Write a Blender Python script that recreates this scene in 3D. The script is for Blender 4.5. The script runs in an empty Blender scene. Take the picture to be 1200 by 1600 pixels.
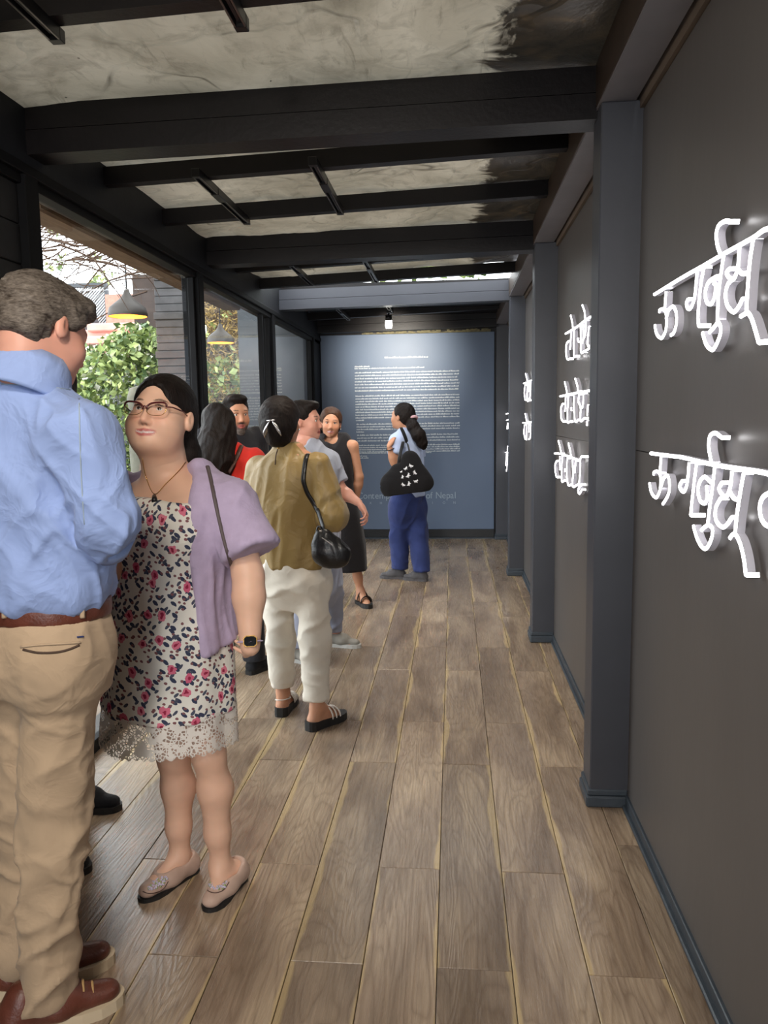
import bpy, bmesh, math, random
import numpy as np
from mathutils import Vector, Matrix
random.seed(7); np.random.seed(7)
SC = bpy.context.scene
COL = SC.collection
# ------------------------------------------------------------------ camera
PITCH, YAW, ROLL, FPX, CAMH = 0.12045, 0.08941, -0.01527, 1217.16, 1.5
def _basis():
    cy, sy = math.cos(YAW), math.sin(YAW)
    f = Vector((-sy*math.cos(PITCH), cy*math.cos(PITCH), -math.sin(PITCH)))
    rt = Vector((cy, sy, 0)); up = rt.cross(f)
    c, s = math.cos(ROLL), math.sin(ROLL)
    return c*rt+s*up, c*up-s*rt, f
RT, UP, FW = _basis()
def at(px, py, X=None, Y=None, Z=None):
    """a point of the place seen at a pixel of the 1200x1600 photograph, given one world coordinate"""
    d = FW + RT*((px-600)/FPX) - UP*((py-800)/FPX)
    t = X/d.x if X is not None else (Y/d.y if Y is not None else (Z-CAMH)/d.z)
    return Vector((d.x*t, d.y*t, CAMH+d.z*t))
cam_data = bpy.data.cameras.new('camera'); cam = bpy.data.objects.new('camera', cam_data); COL.objects.link(cam)
cam_data.sensor_fit = 'VERTICAL'; cam_data.sensor_height = 36.0; cam_data.lens = FPX/1600*36.0
cam_data.clip_start = 0.05; cam_data.clip_end = 200
M3 = Matrix((RT, UP, -FW)).transposed()
cam.matrix_world = Matrix.Translation((0, 0, CAMH)) @ M3.to_4x4()
SC.camera = cam
# ------------------------------------------------------------------ light
SC.view_settings.view_transform = 'Standard'; SC.view_settings.look = 'None'
SC.view_settings.gamma = 1.0; SC.view_settings.use_curve_mapping = False
SC.view_settings.exposure = 0.22
world = bpy.data.worlds.new('sky'); SC.world = world; world.use_nodes = True
wn = world.node_tree.nodes; wn['Background'].inputs[0].default_value = (0.91, 0.955, 1.0, 1); wn['Background'].inputs[1].default_value = 5.0
def lamp(name, kind, loc, power, color=(1, 1, 1), target=None, **kw):
    L = bpy.data.lights.new(name, kind); L.energy = power; L.color = color
    for k, v in kw.items(): setattr(L, k, v)
    o = bpy.data.objects.new(name, L); COL.objects.link(o); o.location = loc
    if target is not None:
        o.rotation_euler = (Vector(target)-Vector(loc)).to_track_quat('-Z', 'Y').to_euler()
    return o
# unseen track spots: overhead, behind the camera, and two added over the passage
lamp('unseen_spot_light', 'SPOT', (-0.6, 0.5, 2.5), 66, (1.0, 0.90, 0.78), (-0.6, 2.6, 0.8), spot_size=math.radians(150), spot_blend=1.0, shadow_soft_size=0.12)
lamp('unseen_spot_light', 'SPOT', (-0.6, -0.6, 2.5), 62, (1.0, 0.95, 0.9), (-0.3, 2.6, 0.9), spot_size=math.radians(140), spot_blend=1.0, shadow_soft_size=0.15)
lamp('unseen_spot_light', 'SPOT', (-0.6, 3.6, 2.53), 55, (1.0, 0.88, 0.74), (-0.5, 4.3, 0.0), spot_size=math.radians(150), spot_blend=1.0, shadow_soft_size=0.1)  # added light, no spot head on this track
lamp('unseen_spot_light', 'SPOT', (-0.6, 5.7, 2.53), 75, (1.0, 0.92, 0.82), (-0.5, 6.2, 0.0), spot_size=math.radians(150), spot_blend=1.0, shadow_soft_size=0.1)  # likewise added, without a spot head
lamp('unseen_spot_light', 'SPOT', (-0.6, -2.0, 2.5), 70, (1.0, 0.95, 0.9), (-0.6, 0.6, 0.9), spot_size=math.radians(100), spot_blend=1.0, shadow_soft_size=0.15)
# daylight portals: the glazed side and the open end of the passage
for nm, loc, rot, sx, sy in (('daylight_window', (-1.72, 6.0, 1.3), (0, -math.pi/2, 0), 2.4, 6.2),
                             ('daylight_entrance', (-0.5, -5.1, 1.3), (math.pi/2, 0, 0), 2.3, 2.6)):
    o = lamp(nm, 'AREA', loc, 1, shape='RECTANGLE', size=sx, size_y=sy); o.rotation_euler = rot
    o.data.cycles.is_portal = True
# ------------------------------------------------------------------ materials
MATS = {}
class NT:
    """small helper to wire a node tree"""
    def __init__(s, m): s.t = m.node_tree; s.n = s.t.nodes; s.l = s.t.links
    def new(s, kind, **kw):
        nd = s.n.new(kind)
        for k, v in kw.items():
            if k.startswith('i_'):
                key = k[2:]; key = int(key) if key.isdigit() else key
                nd.inputs[key].default_value = v
            else: setattr(nd, k, v)
        return nd
    def link(s, a, b): s.l.new(a, b)
    def math(s, op, a, b=None, c=None, clamp=False):
        nd = s.n.new('ShaderNodeMath'); nd.operation = op; nd.use_clamp = clamp
        for i, v in enumerate((a, b, c)):
            if v is None: continue
            if isinstance(v, (int, float)): nd.inputs[i].default_value = v
            else: s.l.new(v, nd.inputs[i])
        return nd.outputs[0]
    def mix(s, fac, a, b, blend='MIX'):
        nd = s.n.new('ShaderNodeMix'); nd.data_type = 'RGBA'; nd.blend_type = blend
        for i, v in ((0, fac), (6, a), (7, b)):
            if isinstance(v, (int, float)): nd.inputs[i].default_value = v
            elif isinstance(v, tuple): nd.inputs[i].default_value = (*v[:3], 1)
            else: s.l.new(v, nd.inputs[i])
        return nd.outputs[2]
    def ramp(s, fac, stops):
        nd = s.n.new('ShaderNodeValToRGB'); s.l.new(fac, nd.inputs[0])
        e = nd.color_ramp.elements
        while len(e) < len(stops): e.new(0.5)
        for k, (p, c) in enumerate(stops):
            e[k].position = p; e[k].color = (*c[:3], 1) if isinstance(c, tuple) else (c, c, c, 1)
        return nd.outputs[0]
    def coord(s, which='Object', scale=(1, 1, 1), loc=(0, 0, 0), rot=(0, 0, 0)):
        tc = s.n.new('ShaderNodeTexCoord'); mp = s.n.new('ShaderNodeMapping')
        s.l.new(tc.outputs[which], mp.inputs[0]); mp.inputs['Scale'].default_value = scale
        mp.inputs['Location'].default_value = loc; mp.inputs['Rotation'].default_value = rot
        return mp.outputs[0]
    def noise(s, vec, scale=5, detail=4, rough=0.55, dist=0.0):
        nd = s.n.new('ShaderNodeTexNoise'); s.l.new(vec, nd.inputs['Vector'])
        nd.inputs['Scale'].default_value = scale; nd.inputs['Detail'].default_value = detail
        nd.inputs['Roughness'].default_value = rough; nd.inputs['Distortion'].default_value = dist
        return nd.outputs['Fac']
    def bump(s, h, strength=0.2, dist=0.01):
        nd = s.n.new('ShaderNodeBump'); nd.inputs['Strength'].default_value = strength; nd.inputs['Distance'].default_value = dist
        s.l.new(h, nd.inputs['Height']); return nd.outputs[0]
def srgb(r, g, b):
    f = lambda c: (c/255/12.92) if c/255 <= 0.04045 else ((c/255+0.055)/1.055)**2.4
    return (f(r), f(g), f(b))
def base_mat(name, color, rough=0.6, metal=0.0, spec=0.5):
    m = bpy.data.materials.new(name); m.use_nodes = True
    b = m.node_tree.nodes['Principled BSDF']
    b.inputs['Base Color'].default_value = (*color, 1); b.inputs['Roughness'].default_value = rough
    b.inputs['Metallic'].default_value = metal; b.inputs['Specular IOR Level'].default_value = spec
    MATS[name] = m
    return m, NT(m), b
def mat_plain(name, color, rough=0.6, metal=0.0, var=0.15, scale=6, bump=0.0, bscale=40, spec=0.5, stretch=(1, 1, 1)):
    """painted / plain surface with slight procedural unevenness"""
    m, t, b = base_mat(name, color, rough, metal, spec)
    v = t.coord('Object', stretch); n = t.noise(v, scale, 5)
    dark = tuple(c*(1-var) for c in color); light = tuple(min(1, c*(1+var)) for c in color)
    t.link(t.ramp(n, [(0.3, dark), (0.7, light)]), b.inputs['Base Color'])
    if bump:
        n2 = t.noise(v, bscale, 3); t.link(t.bump(n2, bump), b.inputs['Normal'])
    return m
def mat_emit(name, color, strength):
    m = bpy.data.materials.new(name); m.use_nodes = True
    t = NT(m); b = t.n['Principled BSDF']
    b.inputs['Base Color'].default_value = (*color, 1); b.inputs['Emission Color'].default_value = (*color, 1)
    b.inputs['Emission Strength'].default_value = strength; b.inputs['Roughness'].default_value = 0.4
    MATS[name] = m
    return m
def mat_glass(name, tint=(1, 1, 1), refl=1.0):
    m = bpy.data.materials.new(name); m.use_nodes = True
    t = NT(m); t.n.remove(t.n['Principled BSDF'])
    tr = t.new('ShaderNodeBsdfTransparent'); tr.inputs[0].default_value = (*tint, 1)
    gl = t.new('ShaderNodeBsdfGlossy'); gl.inputs['Roughness'].default_value = 0.0
    lw = t.new("ShaderNodeLayerWeight"); lw.inputs[0].default_value = 0.5; fr_ = t.math("ADD", 0.045, t.math("MULTIPLY", t.math("POWER", lw.outputs["Facing"], 5.0), 0.955))
    mx = t.new('ShaderNodeMixShader'); t.link(t.math("MULTIPLY", fr_, refl, clamp=True), mx.inputs[0])
    t.link(tr.outputs[0], mx.inputs[1]); t.link(gl.outputs[0], mx.inputs[2])
    t.link(mx.outputs[0], t.n['Material Output'].inputs[0]); MATS[name] = m
    return m
# ------------------------------------------------------------------ mesh helpers
def link_mesh(name, me, parent=None, loc=None):
    o = bpy.data.objects.new(name, me); COL.objects.link(o)
    if parent is not None: o.parent = parent
    if loc is not None: o.location = loc
    return o
def mesh_from(name, verts, faces, mats, smooth=False, midx=None):
    me = bpy.data.meshes.new(name)
    me.from_pydata([tuple(v) for v in verts], [], [tuple(f) for f in faces])
    for m in (mats if isinstance(mats, (list, tuple)) else [mats]): me.materials.append(MATS[m] if isinstance(m, str) else m)
    if midx is not None: me.polygons.foreach_set('material_index', midx)
    if smooth: me.polygons.foreach_set('use_smooth', [True]*len(me.polygons))
    me.update()
    return me
class MB:
    """collects boxes, tubes, lathes, prisms; build() links ONE mesh object"""
    def __init__(s): s.v = []; s.f = []; s.mi = []; s.cur = 0
    def add(s, vs, fs):
        o = len(s.v); s.v += [Vector(v) for v in vs]; s.f += [tuple(i+o for i in f) for f in fs]; s.mi += [s.cur]*len(fs); return s
    def box(s, x0, x1, y0, y1, z0, z1, ch=0.0):
        if ch <= 0:
            vs = [(x, y, z) for z in (z0, z1) for y in (y0, y1) for x in (x0, x1)]
            fs = [(0, 2, 3, 1), (4, 5, 7, 6), (0, 1, 5, 4), (2, 6, 7, 3), (0, 4, 6, 2), (1, 3, 7, 5)]
            return s.add(vs, fs)
        bm = bmesh.new(); bmesh.ops.create_cube(bm, size=1)
        for v in bm.verts: v.co = Vector(((x0+x1)/2+v.co.x*(x1-x0), (y0+y1)/2+v.co.y*(y1-y0), (z0+z1)/2+v.co.z*(z1-z0)))
        bmesh.ops.bevel(bm, geom=list(bm.edges), offset=ch, segments=1, affect='EDGES')
        bm.verts.index_update(); s.add([v.co.copy() for v in bm.verts], [[v.index for v in f.verts] for f in bm.faces]); bm.free(); return s
    def tube(s, pts, r, n=8, cap=True, r2=None, flat=None):
        pts = [Vector(p) for p in pts]; k = len(pts); rs = r if isinstance(r, (list, tuple)) else [r+(0 if r2 is None else (r2-r)*i/(k-1)) for i in range(k)]
        vs = []; ref = None
        for i, p in enumerate(pts):
            d = (pts[min(i+1, k-1)]-pts[max(i-1, 0)]).normalized()
            if ref is None: ref = Vector((0, 0, 1)) if abs(d.z) < 0.9 else Vector((1, 0, 0))
            a = d.cross(ref).normalized(); b = a.cross(d).normalized(); ref = b
            for j in range(n):
                t = 2*math.pi*j/n; vs.append(p+a*(math.cos(t)*rs[i])+b*(math.sin(t)*rs[i]*(flat or 1)))
        fs = [(i*n+j, i*n+(j+1) % n, (i+1)*n+(j+1) % n, (i+1)*n+j) for i in range(k-1) for j in range(n)]
        if cap: fs += [tuple(range(n-1, -1, -1)), tuple(range((k-1)*n, k*n))]
        return s.add(vs, fs)
    def lathe(s, c, prof, n=24):
        c = Vector(c); vs = []; k = len(prof)
        for r, z in prof: vs += [c+Vector((r*math.cos(2*math.pi*j/n), r*math.sin(2*math.pi*j/n), z)) for j in range(n)]
        return s.add(vs, [(i*n+j, i*n+(j+1) % n, (i+1)*n+(j+1) % n, (i+1)*n+j) for i in range(k-1) for j in range(n)])
    def build(s, name, mat, parent=None, loc=None, smooth=False):
        vs = s.v if loc is None else [v-Vector(loc) for v in s.v]
        me = mesh_from(name, vs, s.f, mat, smooth, s.mi if isinstance(mat, (list, tuple)) else None)
        bm = bmesh.new(); bm.from_mesh(me); bmesh.ops.recalc_face_normals(bm, faces=bm.faces); bm.to_mesh(me); bm.free()
        return link_mesh(name, me, parent, loc)
def empty(name, loc=(0, 0, 0)):
    o = bpy.data.objects.new(name, None); COL.objects.link(o); o.location = loc; o.empty_display_size = 0.1; return o
def tag(o, label=None, cat=None, group=None, kind=None):
    for k, v in (('label', label), ('category', cat), ('group', group), ('kind', kind)):
        if v: o[k] = v
    return o
def struct(o, label=None, cat=None): return tag(o, label, cat, kind='structure')
def smooth_path(pts, n=4):
    """Catmull-Rom through points"""
    P = [Vector(p) for p in pts]
    if len(P) < 3: return P
    P = [P[0]*2-P[1]]+P+[P[-1]*2-P[-2]]; out = []
    for i in range(1, len(P)-2):
        for k in range(n):
            t = k/n; a, b, c, d = P[i-1:i+3]
            out.append(0.5*((2*b)+(c-a)*t+(2*a-5*b+4*c-d)*t*t+(3*b-a-3*c+d)*t**3))
    return out+[P[-2]]

# ------------------------------------------------------------------ surfaces
def wood_floor():
    m, t, b = base_mat('floor_wood', (0.25, 0.19, 0.14), 0.34)
    oi = t.new('ShaderNodeObjectInfo'); tc = t.new('ShaderNodeTexCoord')
    off = t.new('ShaderNodeCombineXYZ'); t.link(t.math('MULTIPLY', oi.outputs['Random'], 37.0), off.inputs[0]); t.link(t.math('MULTIPLY', oi.outputs['Random'], 91.0), off.inputs[1])
    add = t.new('ShaderNodeVectorMath', operation='ADD'); t.link(tc.outputs['Object'], add.inputs[0]); t.link(off.outputs[0], add.inputs[1])
    def mp(sc):
        q = t.new('ShaderNodeMapping'); q.inputs['Scale'].default_value = sc; t.link(add.outputs[0], q.inputs[0]); return q.outputs[0]
    big = t.noise(mp((3.2, 0.9, 1)), 1.6, 3, 0.5, 0.8)
    # cathedral grain: contour lines of a stretched noise
    con = t.math('FRACT', t.math('MULTIPLY', t.noise(mp((4.5, 0.75, 1)), 1.5, 2, 0.45, 0.5), 17.0))
    lines = t.math('SUBTRACT', 1.0, t.math('ABSOLUTE', t.math('SUBTRACT', t.math('MULTIPLY', con, 2.0), 1.0)))
    fine = t.noise(mp((150, 5, 1)), 1.0, 3, 0.6)
    mid = t.noise(mp((26, 1.4, 1)), 1.0, 4, 0.6, 0.6)
    c1 = t.ramp(big, [(0.3, srgb(120, 103, 87)), (0.48, srgb(149, 130, 111)), (0.68, srgb(176, 156, 132))])
    c2 = t.mix(t.math('MULTIPLY', t.math('POWER', lines, 3.0), 0.42), c1, srgb(92, 72, 54))
    c3 = t.mix(t.math('MULTIPLY', t.math('SUBTRACT', fine, 0.40, clamp=True), 1.5), c2, srgb(96, 76, 58))
    c3 = t.mix(t.math('MULTIPLY', t.math('SUBTRACT', mid, 0.5, clamp=True), 0.9), c3, srgb(172, 148, 120))
    sep = t.new('ShaderNodeSeparateXYZ'); t.link(tc.outputs['Object'], sep.inputs[0])
    u = t.math('MULTIPLY', sep.outputs[0], 9.78)          # -1..1 across the board
    side = t.math('MULTIPLY', t.math('SUBTRACT', t.math('FRACT', t.math('MULTIPLY', oi.outputs['Random'], 7.3)), 0.5), 0.30)
    e = t.math('ADD', t.math('ABSOLUTE', t.math('ADD', u, side)), t.math('MULTIPLY', t.math('SUBTRACT', t.noise(mp((2.5, 1.5, 1)), 1.3, 3), 0.5), 0.9))
    em = t.math('MULTIPLY', t.math('SUBTRACT', e, 0.93), 14.0, clamp=True)
    c4 = t.mix(t.math('MULTIPLY', em, 0.62), c3, srgb(196, 172, 126))
    tone = t.math('ADD', 0.78, t.math('MULTIPLY', oi.outputs['Random'], 0.42))
    tn = t.new('ShaderNodeCombineColor'); [t.link(tone, tn.inputs[i]) for i in range(3)]
    c5 = t.mix(1.0, c4, tn.outputs[0], 'MULTIPLY')
    t.link(c5, b.inputs['Base Color'])
    t.link(t.math('ADD', 0.17, t.math('MULTIPLY', fine, 0.2)), b.inputs['Roughness'])
    h = t.math('ADD', t.math('MULTIPLY', fine, 0.7), t.math('MULTIPLY', lines, 0.35))
    t.link(t.bump(h, 0.3, 0.003), b.inputs['Normal'])
wood_floor()
def ceiling_sheet():
    m, t, b = base_mat('ceiling_sheet', (0.6, 0.57, 0.5), 0.38)
    v = t.coord('Object', (1, 1, 1))
    cloud = t.noise(v, 1.7, 6, 0.6, 0.7); cloud2 = t.noise(v, 6.0, 5, 0.65, 1.2)
    c = t.ramp(cloud, [(0.28, srgb(146, 138, 120)), (0.5, srgb(184, 175, 155)), (0.72, srgb(210, 201, 181))])
    c = t.mix(t.math('MULTIPLY', t.math('SUBTRACT', cloud2, 0.47, clamp=True), 2.2), c, srgb(112, 104, 88))
    strk = t.noise(t.coord('Object', (9, 2.2, 1), (0, 0, 0), (0, 0, 0.6)), 1.6, 6, 0.7, 1.5); c = t.mix(t.math('MULTIPLY', t.math('SUBTRACT', strk, 0.56, clamp=True), 3.0, clamp=True), c, srgb(98, 90, 74))
    vo = t.new('ShaderNodeTexVoronoi', feature='DISTANCE_TO_EDGE'); vo.inputs['Scale'].default_value = 1.5
    dv = t.new('ShaderNodeVectorMath', operation='ADD'); nz = t.new('ShaderNodeTexNoise'); nz.inputs['Scale'].default_value = 2.3; t.link(v, nz.inputs[0])
    sc_ = t.new('ShaderNodeVectorMath', operation='SCALE'); sc_.inputs['Scale'].default_value = 0.9; t.link(nz.outputs['Color'], sc_.inputs[0])
    t.link(v, dv.inputs[0]); t.link(sc_.outputs[0], dv.inputs[1]); t.link(dv.outputs[0], vo.inputs['Vector'])
    vein = t.math('SUBTRACT', 1.0, t.math('MULTIPLY', vo.outputs['Distance'], 34.0), clamp=True)
    gate = t.math('MULTIPLY', t.math('SUBTRACT', t.noise(v, 3.4, 3), 0.5, clamp=True), 7.0, clamp=True)
    c = t.mix(t.math('MULTIPLY', t.math('MULTIPLY', vein, gate), 0.75), c, srgb(84, 76, 62))
    # water stains along the wall side
    sep = t.new('ShaderNodeSeparateXYZ'); t.link(v, sep.inputs[0])
    st = t.math('ADD', t.math('MULTIPLY', t.math('SUBTRACT', sep.outputs[0], 0.14), 6.0), t.math('MULTIPLY', t.math('SUBTRACT', t.noise(v, 4.5, 6, 0.65, 1.5), 0.5), 2.4))
    sm = t.math('MULTIPLY', st, 3.0, clamp=True)
    c = t.mix(t.math('MULTIPLY', sm, 0.97), c, t.ramp(cloud2, [(0.38, srgb(18, 15, 13)), (0.6, srgb(50, 41, 31)), (0.78, srgb(100, 80, 54))]))
    sp = t.new('ShaderNodeTexVoronoi'); sp.inputs['Scale'].default_value = 9; t.link(v, sp.inputs['Vector'])
    dot = t.math('MULTIPLY', t.math('LESS_THAN', sp.outputs['Distance'], 0.05), t.math('GREATER_THAN', cloud2, 0.52))
    c = t.mix(t.math('MULTIPLY', dot, 0.85), c, srgb(40, 34, 26))
    t.link(c, b.inputs['Base Color'])
    t.link(t.bump(t.math('ADD', cloud, t.math('MULTIPLY', vein, -0.4)), 0.5, 0.05), b.inputs['Normal'])
    # thin sheet: daylight from above soaks through
    tl = t.new('ShaderNodeBsdfTranslucent'); t.link(c, tl.inputs[0]); mx = t.new('ShaderNodeMixShader'); mx.inputs[0].default_value = 0.074
    t.link(b.outputs[0], mx.inputs[1]); t.link(tl.outputs[0], mx.inputs[2]); t.link(mx.outputs[0], t.n['Material Output'].inputs[0])
ceiling_sheet()
mat_plain('wall_paint', srgb(86, 82, 80), 0.42, var=0.07, scale=3, bump=0.05, bscale=18, stretch=(1, 1, 0.4))
mat_plain('pillar_paint', srgb(58, 60, 67), 0.42, var=0.07, scale=4, bump=0.05, bscale=25)
mat_plain('trim_paint', srgb(54, 62, 70), 0.42, var=0.12, scale=12, bump=0.2, bscale=30)
mat_plain('panel_paint', srgb(92, 107, 130), 0.5, var=0.04, scale=2)
mat_plain('beam_black', srgb(19, 15, 16), 0.42, var=0.2, scale=8, bump=0.1, bscale=50, spec=0.28)
mat_plain('beam_brown', srgb(62, 50, 42), 0.45, var=0.15, scale=8)
mat_plain('beam_lit_grey', srgb(122, 120, 124), 0.45, var=0.1, scale=6)
mat_plain('frame_black', srgb(11, 11, 13), 0.6, var=0.2, scale=10, spec=0.15)
mat_plain('wall_dark', srgb(14, 13, 15), 0.6, var=0.25, scale=8, bump=0.2, bscale=14)
mat_plain('fascia', srgb(22, 23, 28), 0.6, var=0.15, scale=5, bump=0.08, spec=0.25)
mat_plain('batten', srgb(104, 90, 76), 0.5, var=0.1)
mat_plain('kick_black', srgb(14, 14, 16), 0.4, var=0.2)
mat_plain('ink_white', srgb(205, 212, 215), 0.6, var=0.02)
mat_plain('ink_grey', srgb(150, 165, 178), 0.6, var=0.02)
mat_plain('metal_black', srgb(26, 25, 26), 0.35, metal=0.4, var=0.15)
mat_plain('metal_edge', srgb(120, 116, 110), 0.3, metal=0.8, var=0.1)
mat_glass('window_glass', (0.93, 0.95, 0.94), 1.0)
mat_emit('neon_face', (1.0, 0.985, 1.0), 9.0)
mat_emit('neon_side', (0.42, 0.41, 0.46), 0.16)
mat_emit('lamp_glow', (1.0, 0.97, 0.88), 14.0)
mat_emit('pendant_glow', (1.0, 0.36, 0.045), 1.5)

# ------------------------------------------------------------------ the passage
XL, XR, Y0, Y1 = -1.65, 0.66, -5.0, 9.62
HB, HB2 = 2.53, 2.72                     # heavy beams, bottom and top
def zc(x): return 2.652+0.034*(x-0.0)    # underside of the purlins (roof falls to the left)
# floor: boards laid along the passage
fl = struct(MB().box(XL-0.2, XR+0.1, Y0, Y1+0.1, -0.06, -0.012).build('floor', 'kick_black'), 'brown wood plank floor of the passage', 'floor')
PW, PL = 0.2045, 1.268
pm = MB(); g = 0.0011; hx, hy, c_ = PW/2-g, PL/2-g, 0.0016
pm.add([(-hx, -hy, -0.014), (hx, -hy, -0.014), (hx, hy, -0.014), (-hx, hy, -0.014),
        (-hx, -hy, -c_), (hx, -hy, -c_), (hx, hy, -c_), (-hx, hy, -c_),
        (-hx+c_, -hy+c_, 0), (hx-c_, -hy+c_, 0), (hx-c_, hy-c_, 0), (-hx+c_, hy-c_, 0)],
       [(0, 1, 5, 4), (1, 2, 6, 5), (2, 3, 7, 6), (3, 0, 4, 7), (4, 5, 9, 8), (5, 6, 10, 9), (6, 7, 11, 10), (7, 4, 8, 11), (8, 9, 10, 11)])
plank0 = pm.build('plank', 'floor_wood', fl)
first = True
for i in range(-8, 4):
    x = -0.05+PW*(i+0.5)
    off = {3: 2.634}.get(i, 1.975 if i % 2 == 0 else 2.445)
    k0 = math.floor((Y0-off)/PL)
    for k in range(k0, 12):
        y = off+PL*(k+0.5)
        if y-PL/2 > Y1-0.03 or y+PL/2 < Y0: continue
        o = plank0 if first else plank0.copy()
        if not first: COL.objects.link(o)
        first = False
        o.parent = fl; o.location = (x, y, random.uniform(-0.0004, 0.0004)); o.rotation_euler = (0, 0, math.pi if random.random() < 0.5 else 0)
# right wall: boards between the pillars, each bay an upper and a lower one
wr = struct(MB().box(XR+0.012, XR+0.12, Y0, Y1+0.1, -0.06, 2.9).build('wall_right', 'kick_black'), 'dark grey boarded gallery wall carrying the neon writing', 'wall')
PY = [0.80, 2.98, 5.19, 7.38, 9.56]
edges = [Y0]+PY+[Y1+0.1]
for a, b_ in zip(edges[:-1], edges[1:]):
    if b_-a < 0.2: continue
    zs = at(990, 703, X=XR).z
    for z0, z1 in ((0.0, zs-0.0012), (zs+0.0012, 2.545)):
        MB().box(XR, XR+0.014, a+0.0012, b_-0.0012, z0, z1, 0.0015).build('board', 'wall_paint', wr)
MB().box(XR-0.012, XR+0.01, Y0, Y1, 2.548, 2.60).build('batten', 'batten', wr)
MB().box(XR-0.012, XR+0.01, Y0, Y1, 2.60, 2.645).build('batten', 'beam_brown', wr)
# long beam on the pillar heads
lb = struct(MB().box(0.515, 0.635, Y0, Y1, 2.575, 2.735).build('trim_1', 'beam_lit_grey'), 'grey long beam running above the pillars', 'beam')
MB().box(0.512, 0.516, Y0, Y1, 2.585, 2.735).build('side_face', 'beam_brown', lb)  # darker side sheet; the underside's neon light is put into its lighter grey
# baseboard with a bead
bb = MB(); n = 60
for k in range(n):
    ya, yb = Y0+(Y1-Y0)*k/n, Y0+(Y1-Y0)*(k+1)/n
bb.box(XR-0.010, XR+0.004, Y0, Y1, 0.0, 0.052, 0.003); bb.box(XR-0.022, XR+0.0, Y0, Y1, 0.0, 0.016, 0.004)
struct(bb.build('baseboard_right', 'trim_paint'), 'blue grey baseboard along the neon wall', 'baseboard')
# pillars
for q, y in enumerate(PY):
    nm = ['first grey pillar beside the camera', 'nearest tall grey pillar in view right of the floor', 'second grey pillar from the front on the neon wall',
          'third grey pillar from the front on the neon wall', 'grey corner pillar beside the text wall'][q]
    p = empty('trim_%d' % (q+2), (0.59, y, 0)); struct(p, nm, 'pillar')
    dy = 0.075 if q < 4 else 0.06
    MB().box(0.518, XR+0.01, y-dy, y+dy, 0.0, 2.575, 0.004).build('shaft', 'pillar_paint', p).matrix_parent_inverse = Matrix.Translation((-0.59, -y, 0))
    m_ = MB(); m_.box(0.504, XR+0.0, y-dy-0.014, y+dy+0.012, 0.0, 0.045, 0.006); m_.box(0.510, XR, y-dy-0.007, y+dy+0.007, 0.045, 0.07, 0.005)
    m_.build('base_trim', 'trim_paint', p).matrix_parent_inverse = Matrix.Translation((-0.59, -y, 0))
def put(o, root):                         # keep world coordinates under a moved root
    o.parent = root; o.matrix_parent_inverse = Matrix.Translation(-Vector(root.location)); return o
# ceiling sheet, slightly crumpled
nx, ny = 30, 150; vs = []; fs = []
CY1 = 6.72
for j in range(ny+1):
    for i in range(nx+1):
        x = XL+0.02+(0.63-XL)*i/nx; y = Y0+(CY1-Y0)*j/ny
        dz = 0.012*math.sin(5.1*x+2.2*math.sin(3*y))*math.sin(4.3*y+1.7*math.sin(4*x))+0.006*math.sin(13*x+9*y)
        vs.append((x, y, 2.745+0.034*x+dz))
for j in range(ny):
    for i in range(nx):
        a = j*(nx+1)+i; fs.append((a, a+nx+1, a+nx+2, a+1))
ce = struct(link_mesh('ceiling', mesh_from('ceiling', vs, fs, 'ceiling_sheet', True)), 'stained off-white plastic sheet ceiling between dark beams', 'ceiling')
MB().box(XL-0.2, XR+0.1, 7.46, Y1+0.2, 2.70, 2.76).build('roof_deck', 'beam_black', ce)
# purlins (single) and heavy beams (two stacked tubes)
def sloped(b, x0, x1, y0, y1, h, zf):
    vs = [(x, y, zf(x)+dz) for dz in (0, h) for y in (y0, y1) for x in (x0, x1)]
    return b.add(vs, [(0, 2, 3, 1), (4, 5, 7, 6), (0, 1, 5, 4), (2, 6, 7, 3), (0, 4, 6, 2), (1, 3, 7, 5)])
rk = 0
RANK = {3.69: 'single dark purlin just behind the first heavy beam', 4.43: 'second single dark purlin behind the first heavy beam', 5.9: 'thin dark purlin just behind the second heavy beam',
        6.64: 'thin dark purlin in front of the daylight slot', 2.24: 'near dark purlin at the top edge crossed by two tracks', 1.5: 'dark purlin nearest overhead', 8.1: 'dark purlin above the hanging spot',
        8.85: 'dark purlin closest to the text wall'}
for y, nm in RANK.items():
    o = sloped(MB(), XL+0.03, 0.52, y-0.03, y+0.03, 0.08, zc).build('roof_purlin', 'beam_black')
    tag(o, nm, 'beam', 'roof purlins'); struct(o)
for q, y in enumerate((0.8, 3.05, 5.25, 7.42, 9.5)):
    nm = ['heavy beam overhead behind the camera', 'nearest heavy double black beam across the ceiling', 'second heavy double black beam across the ceiling', 'lit grey double beam under the daylight slot', 'dark double beam right above the text wall'][q]
    zf = lambda x: 2.540+0.014*x; zf2 = lambda x: 2.632+0.014*x
    root = empty('roof_beam', (-0.55, y, 2.54)); struct(root, nm, 'beam'); root['group'] = 'heavy roof beams'
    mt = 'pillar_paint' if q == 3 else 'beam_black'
    put(sloped(MB(), XL+0.03, 0.535, y-0.065, y+0.065, 0.088, zf).build('lower_tube', mt), root)
    put(sloped(MB(), XL+0.03, 0.535, y-0.06, y+0.06, 0.09, zf2).build('upper_tube', mt), root)
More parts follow.
